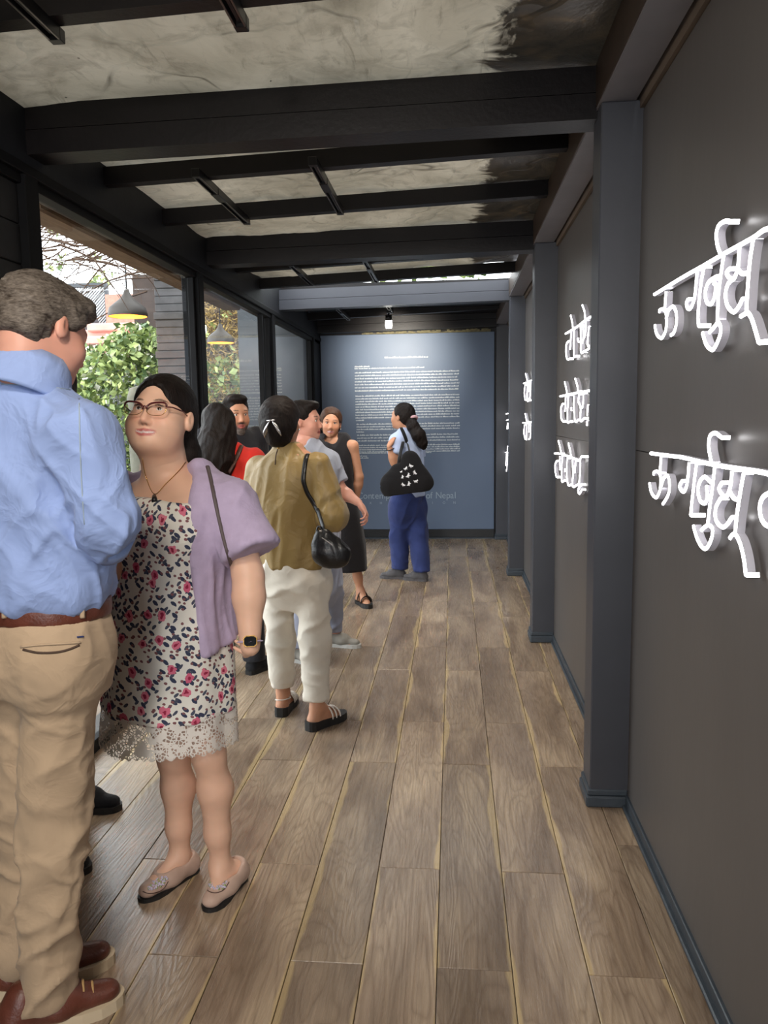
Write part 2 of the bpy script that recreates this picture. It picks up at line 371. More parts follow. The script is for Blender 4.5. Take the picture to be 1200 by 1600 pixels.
# left side: fascia, posts, glazing
struct(MB().box(XL-0.10, XL+0.035, Y0, Y1, 2.475, 2.84).build('trim_20', 'fascia'), 'dark fascia board above the windows', 'trim')
hd = MB(); hd.box(XL-0.05, XL+0.05, Y0, Y1, 2.435, 2.475, 0.004); hd.box(XL-0.04, XL+0.03, Y0, Y1, 2.40, 2.437, 0.004)
struct(hd.build('trim_21', 'frame_black'), 'black head rail of the side windows', 'trim')
wl = struct(MB().box(XL-0.1, XL-0.012, Y0, 2.94, -0.02, 2.41).build('wall_left', 'kick_black'), 'black boarded wall left of the windows', 'wall')
for k in range(16):
    MB().box(XL-0.015, XL+0.012, Y0, 2.94, 0.004+k*0.15, 0.150+k*0.15, 0.004).build('board', 'wall_dark', wl)
WY = [2.94, 4.97, 7.02, 9.10]
for q in range(3):
    a, b_ = WY[q]+0.10, WY[q+1]
    w = empty('window_%d' % (q+1), (XL, (a+b_)/2, 0)); struct(w, ['large glazed bay behind the woman in the floral dress', 'glazed bay behind the bearded man', 'glazed bay beside the text wall'][q], 'window')
    fr = MB()
    fr.box(XL-0.02, XL+0.02, a, a+0.035, 0.05, 2.40, 0.003); fr.box(XL-0.02, XL+0.02, b_-0.035, b_, 0.05, 2.40, 0.003); fr.box(XL-0.02, XL+0.02, a, b_, 0.0, 0.06, 0.003)
    if q == 1: fr.box(XL-0.02, XL+0.02, b_-0.30, b_-0.255, 0.05, 2.40, 0.003)
    put(fr.build('window_frame', 'frame_black'), w)
    put(MB().add([(XL, a+0.02, 0.05), (XL, b_-0.02, 0.05), (XL, b_-0.02, 2.41), (XL, a+0.02, 2.41)], [(0, 1, 2, 3)]).build('pane', 'window_glass'), w)
for q, y in enumerate(WY):
    struct(MB().box(XL-0.07, XL+0.045, y, y+0.10, 0.0, 2.44, 0.004).build('trim_%d' % (30+q), 'frame_black'),
           ['black post at the left frame edge', 'black post between the first and second window', 'black post between the second and third window', 'black post at the corner of the text wall'][q], 'post')
struct(MB().box(XL-0.1, XL+0.03, 9.2, Y1, 0, 2.45).build('wall_left_end', 'fascia'), 'dark return wall beside the text wall', 'wall')
# far wall with its printed panel
wb = struct(MB().box(XL-0.1, XR+0.1, Y1+0.02, Y1+0.12, 0, 2.9).build('wall_back', 'beam_black'), 'dark end wall behind the text panel', 'wall')
PT = 2.505
tp = MB().box(XL+0.04, 0.50, Y1-0.02, Y1+0.018, 0.115, PT, 0.003).build('text_panel', 'panel_paint'); tag(tp, 'tall blue grey panel of white exhibition text at the far end', 'panel')
struct(MB().box(XL+0.04, 0.50, Y1-0.012, Y1+0.02, 0.012, 0.115, 0.003).build('baseboard_back', 'kick_black'), 'black kick board under the text panel', 'baseboard')
struct(MB().box(XL, XR, Y1-0.05, Y1+0.02, -0.01, 0.014, 0.003).build('trim_40', 'trim_paint'), 'grey floor strip at the foot of the end wall', 'trim')
je = MB(); random.seed(3)                      # jagged edge above the panel, tan light behind it put into its colour
for k in range(60):
    x = -1.1+1.55*k/60; h = 0.012+0.03*random.random()
    je.box(x, x+0.03, Y1-0.01, Y1+0.03, PT+0.002, PT+h)
mat_plain('edge_light', srgb(120, 112, 84), 0.9, var=0.4, scale=30)
put(je.build('lit_edge', 'edge_light'), wb)
# printed lines (too small to read in the photograph: word-length strokes)
random.seed(11)
yp = Y1-0.0208
def text_lines(rows, h, mat, name):
    b = MB()
    for (xa, xb, z, gap) in rows:
        x = xa
        while x < xb-0.01:
            w = min(random.uniform(0.018, 0.075), xb-x)
            q = x
            while q < x+w:                      # letters
                lw = random.uniform(0.004, 0.0075); hh = h*random.choice((0.62, 0.62, 0.7, 1.0))
                b.add([(q, yp, z), (q+lw, yp, z), (q+lw, yp, z+hh), (q, yp, z+hh)], [(0, 1, 2, 3)]); q += lw+0.0022
            x += w+0.010
    o = b.build(name, mat, tp); return o
P = lambda px, py: at(px, py, Y=yp)
rows = []
def para(y0, y1, nl, x0l, x0r, last):
    for k in range(nl):
        py = y0+(y1-y0)*k/max(1, nl-1); a = P(x0l, py); r = P(x0r if k < nl-1 else last, py)
        rows.append((a.x, r.x, a.z, 0))
para(577, 577.1, 1, 554, 718, 664)
para(583.5, 611.5, 7, 554.5, 717, 717); para(612, 612.1, 1, 555, 717, 618)
para(620, 654, 9, 555.5, 717.5, 717.5); para(658, 658.1, 1, 556, 717, 568)
para(664, 672, 3, 557, 718, 718); para(676, 676.1, 1, 557, 717, 569)
para(681, 690, 3, 558, 718, 718)
para(697, 707, 4, 558.5, 718, 718); para(709, 709.1, 1, 559, 717, 674)
para(713.5, 713.6, 1, 559, 718, 573); para(716.5, 716.6, 1, 559, 718, 575)
text_lines(rows, 0.017, 'ink_white', 'body_text')
a = P(601, 560); text_lines([(a.x, P(669, 558).x, a.z, 0)], 0.022, 'ink_white', 'title_text')
a = P(554, 574); text_lines([(a.x, P(578, 573).x, a.z, 0)], 0.018, 'ink_white', 'subtitle_text')
def text(body, loc, size, mat, parent, spacing=1.0, width=None):
    cu = bpy.data.curves.new('lettering', 'FONT'); cu.body = body; cu.size = size; cu.space_character = spacing; cu.extrude = 0.0004; cu.resolution_u = 4
    cu.materials.append(MATS[mat]); o = bpy.data.objects.new('lettering', cu); COL.objects.link(o)
    o.rotation_euler = (math.pi/2, 0, 0); o.location = loc
    if width:
        bpy.context.view_layer.update(); o.scale = (width/max(1e-6, o.dimensions.x), 1, 1)
    bpy.context.view_layer.update(); me = bpy.data.meshes.new_from_object(o); sc_ = o.scale.copy(); bpy.data.objects.remove(o)
    o = link_mesh('letter', me, parent); o.rotation_euler = (math.pi/2, 0, 0); o.location = loc; o.scale = sc_; return o
def write(body, loc, size, mat, parent, width):
    def wid(s_):
        cu = bpy.data.curves.new('w', 'FONT'); cu.body = s_; cu.size = size; o = bpy.data.objects.new('w', cu); COL.objects.link(o); bpy.context.view_layer.update(); w = o.dimensions.x; bpy.data.objects.remove(o); return w
    full = wid(body); k = width/full
    for i, ch in enumerate(body):
        if ch == ' ': continue
        x = (wid(body[:i+1])-wid(ch))*k; text(ch, (loc[0]+x, loc[1], loc[2]), size, mat, parent, width=wid(ch)*k)
a = P(558, 780); b2 = P(711, 778)
write('Contemporary Art of Nepal', (a.x, yp, (a.z+b2.z)/2), 0.115, 'ink_grey', tp, b2.x-a.x)
a = P(561, 789); b2 = P(713, 786)
for i, ch in enumerate('EXHIBITION'): text(ch, (a.x+(b2.x-a.x)*i/9.3, yp, (a.z+b2.z)/2), 0.042, 'ink_grey', tp)
# light tracks
for q, (x, ya, yb) in enumerate(((-1.12, 1.35, 2.29), (-0.59, 1.35, 2.32), (-1.135, 3.53, 4.41), (-0.602, 3.50, 4.35), (-1.14, 5.61, 6.46), (-0.615, 5.63, 6.52), (-1.145, 7.87, 8.75), (-0.64, 7.80, 8.40))):
    nm = ['left light track at the top of the frame', 'right light track at the top of the frame', 'left light track behind the first heavy beam', 'right light track behind the first heavy beam',
          'left light track behind the second heavy beam', 'right light track behind the second heavy beam', 'short light track left of the hanging spot', 'light track carrying the lit spot at the text wall'][q]
    z = zc(x)-0.002; root = empty('light_track', (x, (ya+yb)/2, z)); tag(root, nm, 'light track', 'ceiling light tracks')
    m_ = MB(); m_.box(x-0.018, x+0.018, ya, yb, z-0.006, z); m_.box(x-0.018, x-0.011, ya, yb, z-0.034, z-0.004); m_.box(x+0.011, x+0.018, ya, yb, z-0.034, z-0.004); m_.box(x-0.005, x+0.005, ya+0.02, yb-0.02, z-0.026, z-0.004)
    put(m_.build('rail', 'metal_black'), root)
    for y_ in (yb-0.014, ya+0.014): put(MB().box(x-0.019, x+0.019, y_-0.016, y_+0.016, z-0.036, z, 0.002).build('end_cap', 'metal_black'), root)
    for x_ in (x-0.0145, x+0.0145): put(MB().box(x_-0.0025, x_+0.0025, ya, yb, z-0.0355, z-0.034).build('lip', 'metal_edge'), root)
    c3 = MB(); c3.box(x-0.02, x+0.02, ya+0.28, ya+0.42, z-0.038, z-0.006, 0.003); put(c3.build('connector', 'metal_black'), root)
# the lit spot in front of the text wall
sx, sy = -0.66, 8.25; sp = empty('spot_lamp', (sx, sy, 2.44)); tag(sp, 'lit white track spot hanging before the text wall', 'lamp')
put(MB().box(sx-0.02, sx+0.02, sy-0.05, sy+0.05, 2.575, 2.605, 0.003).build('adapter', 'metal_black'), sp)
put(MB().tube([(sx, sy, 2.58), (sx, sy, 2.53)], 0.008).build('stem', 'metal_black'), sp)
put(MB().tube([(sx, sy-0.012, 2.555), (sx, sy+0.0, 2.50)], 0.034, 16).build('housing', 'metal_black', smooth=True), sp)
put(MB().lathe((sx, sy, 2.42), [(0.0, 0.0), (0.030, 0.004), (0.036, 0.03), (0.034, 0.082), (0.0, 0.085)], 16).build('bulb', 'lamp_glow', smooth=True), sp)
lamp('spot_lamp_beam', 'SPOT', (sx, sy+0.05, 2.40), 150, (1.0, 0.93, 0.8), (-0.66, 9.6, 2.2), spot_size=math.radians(78), spot_blend=1.0, shadow_soft_size=0.03)
# ------------------------------------------------------------------ neon writing
NX = XR-0.034
def sweep(b, pts, w=0.0052, d0=0.012, d1=0.030):
    """flat-sided neon hose following pts (y,z) on the wall: face mat 0, flanks mat 1"""
    k = len(pts); nv = []
    for i, p in enumerate(pts):
        d = (pts[min(i+1, k-1)]-pts[max(i-1, 0)]); d = d.normalized() if d.length > 1e-6 else Vector((1, 0)); nrm = Vector((-d.y, d.x))
        l, r = p+nrm*w, p-nrm*w; lc, rc = p+nrm*w*0.55, p-nrm*w*0.55
        nv += [(XR-d0, l.x, l.y), (XR-d1, l.x, l.y), (XR-d1-0.004, lc.x, lc.y), (XR-d1-0.004, rc.x, rc.y), (XR-d1, r.x, r.y), (XR-d0, r.x, r.y)]
    o = len(b.v); b.v += [Vector(v) for v in nv]
    for i in range(k-1):
        for j in range(6):
            b.f.append((o+i*6+j, o+i*6+(j+1) % 6, o+(i+1)*6+(j+1) % 6, o+(i+1)*6+j)); b.mi.append(0 if j in (1, 2, 3) else 1)
    b.f += [tuple(o+j for j in range(6)), tuple(o+(k-1)*6+j for j in range(5, -1, -1))]; b.mi += [0, 0]
def neon(label, ox, oy, sc, letters, bar, wire=True):
    P2 = lambda x, y: (lambda v: Vector((v.y, v.z)))(at(ox+x/sc, oy+y/sc, X=NX))
    c = P2(*bar[len(bar)//2]); root = empty('neon_sign', (XR, c.x, c.y)); tag(root, label, 'neon sign', 'neon writing on the wall')
    def mk(name, strokes):
        b = MB()
        for s in strokes: sweep(b, smooth_path([Vector((*P2(*q), 0)) for q in s], 4) if False else [Vector((v.x, v.y)) for v in smooth_path([Vector((*P2(*q), 0)) for q in s], 4)])
        me = mesh_from(name, b.v, b.f, ['neon_face', 'neon_side'], False, b.mi); bm = bmesh.new(); bm.from_mesh(me); bmesh.ops.recalc_face_normals(bm, faces=bm.faces); bm.to_mesh(me); bm.free()
        put(link_mesh(name, me), root)
    mk('headline', [bar])
    for L in letters: mk('letter', L)
    for q in bar[::max(1, len(bar)//4)]:
        p = P2(*q); put(MB().box(XR-0.013, XR, p.x-0.006, p.x+0.006, p.y-0.005, p.y+0.005).build('wall_clip', 'metal_edge'), root)   # stand-off behind the hose
U = [[[(235, 815), (230, 890), (225, 960)], [(172, 1010), (178, 985), (205, 980), (232, 1010), (242, 1080), (232, 1180), (192, 1250), (150, 1215), (130, 1130)], [(236, 1070), (265, 980), (300, 955), (330, 1010), (332, 1110), (312, 1190), (280, 1222)]],
     [[(525, 630), (515, 760), (500, 880), (470, 960), (440, 975), (425, 930), (440, 885)], [(590, 590), (565, 720), (545, 900), (535, 1050), (540, 1135)], [(540, 1135), (580, 1135)]],
     [[(745, 670), (690, 680), (630, 730), (600, 830), (620, 920), (660, 925), (690, 860), (697, 760), (680, 735)], [(775, 470), (750, 640), (725, 850), (715, 1090)]],
     [[(720, 1095), (745, 1150), (740, 1220), (700, 1320), (660, 1360), (610, 1310), (575, 1200)], [(640, 1195), (680, 1150), (720, 1100)]],
     [[(840, 160), (780, 155), (730, 190), (705, 270), (715, 380), (745, 470)]],
     [[(920, 385), (915, 500), (905, 600), (870, 690), (830, 690), (800, 640), (825, 600)], [(905, 600), (940, 645), (1000, 640)], [(850, 700), (810, 750), (790, 850), (810, 950), (860, 1005), (910, 960), (950, 880)], [(1050, 320), (1020, 520), (1000, 750), (985, 1000)]],
     [[(930, 1045), (990, 1015), (1030, 1060), (1070, 1180), (1100, 1290)], [(1100, 1290), (1160, 1285)]]]
neon('upper near neon line with its headline rising to the right', 1000, 320, 6, U, [(125, 840), (270, 750), (420, 660), (590, 565), (760, 465), (1040, 310), (1180, 225), (1420, 250)])
L2 = [[[(190, 320), (185, 390), (180, 460)], [(118, 490), (125, 465), (155, 462), (180, 490), (186, 560), (175, 650), (140, 705), (100, 660), (80, 570)], [(190, 600), (215, 520), (250, 500), (268, 570), (262, 660), (235, 720), (205, 765)]],
      [[(450, 380), (440, 520), (420, 620), (390, 650), (362, 600), (385, 548)], [(520, 390), (500, 550), (480, 720), (465, 870)], [(465, 870), (530, 870)]],
      [[(655, 565), (590, 510), (545, 570), (535, 660), (560, 745), (600, 755), (622, 690), (612, 595)], [(690, 420), (670, 600), (645, 780), (625, 950)]],
      [[(630, 960), (670, 1000), (660, 1090), (620, 1170), (580, 1180), (530, 1100), (490, 970)], [(565, 1010), (595, 980), (630, 955)]],
      [[(755, 145), (690, 100), (645, 130), (635, 240), (660, 380)]],
      [[(850, 460), (840, 580), (810, 680), (770, 690), (730, 625), (755, 565)], [(830, 650), (870, 715), (910, 720)], [(745, 710), (700, 800), (700, 910), (750, 980), (800, 960), (850, 890)], [(960, 480), (930, 650), (900, 850), (880, 1040)]],
      [[(830, 1085), (865, 1045), (905, 1085), (940, 1180), (965, 1300), (980, 1430)], [(980, 1430), (1020, 1430)]],
      [[(1290, 640), (1200, 660), (1140, 700), (1110, 790), (1125, 900), (1175, 970), (1260, 960)]]]
neon('lower near neon line with a long tail stroke, falling to the right', 1000, 660, 6, L2, [(90, 290), (300, 318), (380, 328), (690, 400), (1080, 460), (1200, 485), (1420, 520)])
B1 = [[[(310, 330), (330, 420), (345, 520)], [(275, 730), (243, 780), (235, 900), (255, 1010), (300, 1005)], [(322, 560), (312, 700), (300, 860)], [(362, 540), (360, 760), (360, 960), (395, 965)]],
      [[(490, 170), (525, 270), (535, 390)], [(420, 690), (428, 740)], [(462, 470), (470, 700), (470, 900), (512, 895)], [(500, 470), (510, 640), (495, 760)]],
      [[(545, 430), (540, 600), (500, 720)], [(595, 500), (582, 640), (572, 780), (600, 835), (520, 890)]]]
neon('topmost of three short neon lines behind the nearest pillar', 860, 460, 10, B1, [(225, 615), (400, 510), (540, 400), (612, 352)])
B2 = [[[(240, 130), (258, 200), (270, 280)], [(215, 390), (195, 450), (200, 560), (222, 600)], [(255, 300), (245, 480)], [(285, 290), (272, 590), (300, 600)]],
      [[(365, 90), (388, 160), (400, 240)], [(320, 430), (320, 470)], [(350, 290), (350, 430), (365, 595), (400, 580)]],
      [[(410, 280), (405, 370), (430, 430), (428, 590), (475, 560)], [(465, 270), (455, 420), (430, 430)]], [[(515, 400), (510, 530)]], [[(507, 590), (505, 650)]]]
neon('middle of three short neon lines behind the nearest pillar', 850, 580, 7.625, B2, [(185, 300), (300, 275), (410, 252), (520, 235)])
B3 = [[[(165, 830), (185, 900), (200, 980)], [(145, 1070), (125, 1130), (140, 1250), (168, 1262)], [(185, 1010), (185, 1180)], [(212, 1010), (205, 1300), (235, 1300)]],
      [[(285, 860), (305, 940), (320, 1030)], [(245, 1160), (245, 1200)], [(272, 1040), (265, 1180), (280, 1350), (320, 1350)]],
      [[(330, 1060), (342, 1200), (335, 1370), (390, 1352)], [(372, 1070), (362, 1210)]], [[(475, 1020), (430, 1032), (425, 1200), (410, 1345)]], [[(440, 1350), (400, 1410), (415, 1460), (446, 1410)]]]
neon('lowest of three short neon lines behind the nearest pillar', 850, 580, 7.625, B3, [(120, 980), (180, 982), (260, 1008), (400, 1060)])
C1 = [[[(405, 190), (418, 240), (430, 290)], [(400, 330), (388, 430), (400, 520)], [(430, 310), (425, 520), (448, 525)]], [[(470, 280), (468, 400), (462, 480), (448, 505)], [(450, 300), (448, 420)]]]
neon('upper neon line between the second and third pillar', 770, 560, 8, C1, [(380, 312), (420, 300), (455, 285), (490, 268)])
C2 = [[[(400, 690), (410, 740), (420, 790)], [(392, 830), (384, 930), (400, 1010)], [(420, 820), (418, 1022)]], [[(466, 810), (466, 980), (445, 1012)], [(445, 815), (446, 920)]]]
neon('lower neon line between the second and third pillar', 770, 560, 8, C2, [(370, 806), (410, 803), (445, 801), (480, 800)])
D1 = [[[(168, 775), (192, 765)]], [[(182, 810), (174, 880)], [(192, 812), (186, 880)]]]
neon('small upper neon line in the farthest wall bay', 770, 560, 8, D1, [(162, 695), (172, 690), (182, 688), (196, 684)])
D2 = [[[(136, 1080), (142, 1130)], [(128, 1180), (122, 1250), (130, 1310)], [(145, 1180), (142, 1320)]], [[(182, 1100), (178, 1170)], [(165, 1200), (160, 1340)], [(184, 1200), (178, 1330), (166, 1410)]]]
neon('lower neon line in the farthest wall bay by the corner', 770, 560, 8, D2, [(122, 1172), (145, 1174), (165, 1178), (192, 1182)])

# ------------------------------------------------------------------ outside the windows
mat_plain('paving', srgb(118, 106, 94), 0.9, var=0.25, scale=3)
mat_plain('brick_red', srgb(176, 128, 112), 0.85, var=0.18, scale=16)
mat_plain('cornice_pink', srgb(208, 158, 146), 0.8, var=0.12, scale=5)
mat_plain('dark_window', srgb(44, 46, 50), 0.4, var=0.2)
mat_plain('lattice', srgb(214, 218, 220), 0.7, var=0.05)
mat_plain('tarp', srgb(70, 74, 78), 0.7, var=0.12)
mat_plain('slate', srgb(86, 84, 84), 0.8, var=0.22, scale=9, bump=0.2)
mat_plain('old_wood', srgb(112, 88, 64), 0.8, var=0.25, scale=7, stretch=(6, 1, 6))
mat_plain('dark_wood', srgb(58, 46, 40), 0.8, var=0.25, scale=7)
mat_plain('twig', srgb(82, 62, 48), 0.9, var=0.3, scale=20)
mat_plain('stone', srgb(104, 104, 92), 0.9, var=0.15, scale=12, bump=0.3)
mat_plain('pendant_metal', srgb(70, 64, 58), 0.55, metal=0.3, var=0.15)
mat_plain('petal', srgb(250, 246, 236), 0.6, var=0.03)
def leaf_mat(name, a, b_):
    m, t, b = base_mat(name, a, 0.5)
    at_ = t.new('ShaderNodeAttribute', attribute_name='tone'); t.link(t.mix(at_.outputs['Fac'], a, b_), b.inputs['Base Color'])
    return m
leaf_mat('leaf_green', srgb(66, 92, 48), srgb(190, 206, 130))
leaf_mat('leaf_dry', srgb(74, 56, 38), srgb(190, 160, 90))
def leaves(name, pts, size, mat, parent, seed=1, aspect=0.5):
    rnd = random.Random(seed); vs, fs, tone = [], [], []
    for p in pts:
        s = size*rnd.uniform(0.6, 1.3); d = Vector((rnd.gauss(0, 1), rnd.gauss(0, 1), rnd.gauss(-0.3, 0.8))).normalized(); w = d.cross(Vector((rnd.gauss(0, 1), rnd.gauss(0, 1), rnd.gauss(0, 1)))).normalized(); nrm = d.cross(w)
        o = len(vs); p = Vector(p)
        vs += [p, p+d*s*0.45+w*s*aspect*0.5+nrm*s*0.06, p+d*s, p+d*s*0.45-w*s*aspect*0.5+nrm*s*0.06]; fs += [(o, o+1, o+2), (o, o+2, o+3)]; tv = rnd.random()**1.3; tone += [tv]*4
    me = mesh_from(name, vs, fs, mat); a = me.attributes.new('tone', 'FLOAT', 'POINT'); a.data.foreach_set('value', tone)
    o = link_mesh(name, me); put(o, parent) if parent else None; o['kind'] = 'stuff'; return o
struct(MB().box(-25, XL-0.1, -4, 40, -0.25, -0.08).build('ground', 'paving'), 'paved yard outside the windows', 'ground')
# carved brick house across the yard
hy = 13.0; hl = at(40, 470, Y=hy); hr = at(246, 470, Y=hy)
hs = empty('brick_house', ((hl.x+hr.x)/2, hy+1, 0)); tag(hs, 'red brick house with pink cornices across the yard', 'building')
zt = at(240, 458, Y=hy).z
put(MB().box(hl.x-3, hr.x+2.2, hy+0.3, hy+4, -0.1, at(200, 545, Y=hy).z).build('lower_wall', 'brick_red'), hs)
put(MB().box(at(166, 500, Y=hy).x, hr.x+2.2, hy, hy+3.6, at(200, 520, Y=hy).z, zt).build('upper_wall', 'brick_red'), hs)
for px0, py, ov, th in ((150, 512, 0.35, 0.10), (120, 522, 0.25, 0.12), (100, 534, 0.45, 0.10), (100, 548, 0.15, 0.08)):
    a = at(px0, py, Y=hy); put(MB().box(a.x-(2.5 if px0 < 125 else 0.0), hr.x+2.2, hy-ov, hy+0.5, a.z-th, a.z+th*0.3, 0.02).build('cornice', 'cornice_pink'), hs)
a = at(100, 565, Y=hy)
for k in range(7):
    x = hl.x-2.2+k*0.95; w = put(MB().box(x, x+0.7, hy+0.22, hy+0.34, a.z-1.5, a.z-0.1, 0.02).build('window', 'dark_window'), hs)
put(MB().box(hl.x-3, hr.x+2.2, hy+0.1, hy+0.3, a.z-2.2, a.z-0.02).build('shop_front', 'dark_window'), hs)
# lattice screen and rounded tarp left of the house
LY = 13.6; lx0, lx1 = at(105, 470, Y=LY).x, at(167, 470, Y=LY).x; lz0, lz1 = at(140, 516, Y=LY).z, at(140, 449, Y=LY).z
lt = empty('lattice_screen', ((lx0+lx1)/2, LY, lz0)); tag(lt, 'pale diagonal lattice screen above the yard roofs', 'screen')
lw, lh = lx1-lx0, lz1-lz0; m_ = MB()
for k in range(-int(lh/0.055), int(lw/0.055)):
    x0 = lx0+k*0.055; p0 = Vector((x0, LY, lz0)); p1 = Vector((x0+lh, LY, lz1))
    ta = max(0, (lx0-x0)/lh); tb = min(1, (lx1-x0)/lh)
    if tb-ta < 0.02: continue
    m_.tube([p0.lerp(p1, ta), p0.lerp(p1, tb)], 0.012, 4)
o = put(m_.build('slats', 'lattice'), lt); o['kind'] = 'stuff'
put(MB().box(lx0-0.3, lx1, LY+0.05, LY+0.1, lz0, lz1).build('backing', 'dark_window'), lt)
m_ = MB(); m_.box(lx0-0.6, lx1+0.02, LY-0.04, LY+0.04, lz1, lz1+0.07); m_.box(lx1-0.02, lx1+0.03, LY-0.04, LY+0.04, lz0, lz1); put(m_.build('screen_frame', 'tarp'), lt)
TY = 13.15; c = at(128, 513, Y=TY); tb = empty('tarp_cover', (c.x, TY, c.z)); tag(tb, 'rounded dark grey tarp cover in front of the lattice', 'tarp')
put(MB().lathe((c.x, TY, c.z), [(0.0, 0.30), (0.16, 0.27), (0.26, 0.17), (0.32, 0.0), (0.32, -0.06)], 20).build('cover', 'tarp', smooth=True), tb)
# veranda column of dark brick courses, beam above
cy_ = 6.45; cx0, cx1 = at(246, 560, Y=cy_).x, at(294, 560, Y=cy_).x
co = empty('veranda_column', ((cx0+cx1)/2, cy_, 0)); tag(co, 'dark brick veranda column outside the first window', 'column')
put(MB().box(cx0+0.01, cx1, cy_+0.01, cy_+0.34, -0.08, 2.72).build('core', 'kick_black'), co)
n = 44; me0 = None
for k in range(n):
    z = -0.08+k*2.8/n; pr = 0.012 if k in (27, 28, 33, 38) else 0.0
    o = put(MB().box(cx0-pr, cx1, cy_-pr, cy_+0.34, z+0.002, z+2.8/n-0.004, 0.004).build('brick_course', 'slate'), co)
b_ = tag(MB().box(cx0-0.12, cx1+0.1, cy_-0.05, cy_+0.4, at(250, 420, Y=cy_).z, at(250, 385, Y=cy_).z+0.1, 0.01).build('veranda_beam', 'dark_wood'), 'dark wooden beam on top of the veranda column', 'beam')
cy2 = 9.9; cx0, cx1 = at(384, 600, Y=cy2).x, at(412, 600, Y=cy2).x
co = empty('veranda_column', ((cx0+cx1)/2, cy2, 0)); tag(co, 'brown carved wooden column outside the second window', 'column')
m_ = MB(); m_.box(cx0, cx1, cy2, cy2+0.3, -0.08, 2.9, 0.02); put(m_.build('shaft', 'old_wood'), co)
m_ = MB()
for zz in (2.05, 2.15, 2.45, 2.55): m_.box(cx0-0.04, cx1+0.04, cy2-0.04, cy2+0.32, zz, zz+0.05, 0.01)
put(m_.build('capital', 'dark_wood'), co)
put(MB().box(XL-0.9, XL-0.1, 9.3, 9.36, -0.08, 2.9).build('backing_panel', 'tarp'), struct(empty('wall_backing', (XL-0.5, 9.33, 0)), 'added grey backing panel outside the third window', 'wall'))  # grey panel added outside the glass to back its grey reflection
struct(MB().box(-4.6, XL-0.75, 11.2, 11.3, -0.08, 3.6).build('wall_yard', 'dark_wood'), 'brown vine covered yard wall', 'wall')
# eave boards
ev = empty('eave', (-1.95, 5.0, 2.5)); tag(ev, 'tan timber eave above the first window', 'eave')
for k in range(2):
    put(MB().box(-2.10+k*0.17, -1.94+k*0.17, 3.55+0.12*(1-k), 7.2, 2.50+0.03*k, 2.535+0.03*k, 0.012).build('eave_board', 'old_wood'), ev)
put(MB().box(-2.10, XL-0.1, 3.3, 9.2, 2.60, 2.64).build('eave_deck', 'dark_wood'), ev)
# pendants
def pendant(px, py, Y, label):
    c = at(px, py, Y=Y); r = empty('pendant_lamp', c); tag(r, label, 'lamp', 'dome pendants on the veranda')
    prof = [(0.148, 0.0), (0.150, 0.02), (0.140, 0.065), (0.10, 0.10), (0.055, 0.135), (0.03, 0.17), (0.016, 0.21), (0.0, 0.215)]
    put(MB().lathe(c, prof, 28).build('shade', 'pendant_metal', smooth=True), r)
    put(MB().lathe(c, [(0.143, 0.002), (0.13, 0.05), (0.06, 0.09), (0.0, 0.10)], 24).build('shade_lining', 'pendant_glow', smooth=True), r)
    put(MB().tube([c+Vector((0, 0, 0.2)), Vector((c.x, c.y, 2.905))], 0.006, 6).build('cord', 'metal_black'), r)
    lamp('pendant_light', 'POINT', c+Vector((0, 0, -0.02)), 4, (1.0, 0.62, 0.3), shadow_soft_size=0.05)
struct(MB().box(-2.62, -2.50, 5.6, 11.0, 2.90, 2.98, 0.01).build('trim_50', 'dark_wood'), 'brown veranda rail the pendants hang from', 'beam')
pendant(200, 495, 6.0, 'brown dome pendant with orange inside, nearer of two')
pendant(345, 536, 8.7, 'brown dome pendant with orange inside behind the bearded man')
# flowering bush and statue
rnd = random.Random(5); bc = at(195, 610, Y=7.3); bu = empty('flowering_bush', (bc.x-0.1, 7.3, -0.08)); tag(bu, 'leafy green bush with white flowers outside the first window', 'bush')
pts = []
while len(pts) < 5200:
    u = Vector((rnd.gauss(0, 1), rnd.gauss(0, 1), rnd.gauss(0, 1))).normalized()*rnd.uniform(0.72, 1.0)
    p = Vector((bc.x-0.02, 7.4, 1.55))+Vector((u.x*0.62, u.y*0.5, u.z*0.88)); p += Vector((0.07*math.sin(9*p.z), 0, 0.06*math.sin(8*p.x)))
    pts.append(p)
leaves('foliage', pts, 0.085, 'leaf_green', bu, 3, 0.6)
leaves('flowers', rnd.sample(pts, 380), 0.06, 'petal', bu, 4, 0.9)
m_ = MB()
for k in range(6): m_.tube([(bc.x+0.1*math.cos(k), 7.4+0.1*math.sin(k), -0.08), (bc.x+0.3*math.cos(k*1.1), 7.4+0.25*math.sin(k*1.1), 1.0)], 0.02, 6, r2=0.01)
put(m_.build('stem', 'twig'), bu)
sc_ = at(217, 630, Y=6.6); sr = empty('stone_statue', (sc_.x, 6.6, -0.08)); tag(sr, 'weathered pale stone figure before the bush', 'statue')
put(MB().lathe((sc_.x, 6.6, 0), [(0.0, sc_.z+0.15), (0.07, sc_.z+0.13), (0.10, sc_.z+0.04), (0.085, sc_.z-0.06), (0.06, sc_.z-0.12), (0.09, sc_.z-0.2), (0.10, sc_.z-0.4), (0.09, sc_.z-0.9), (0.14, -0.08)], 18).build('figure', 'stone', smooth=True), sr)
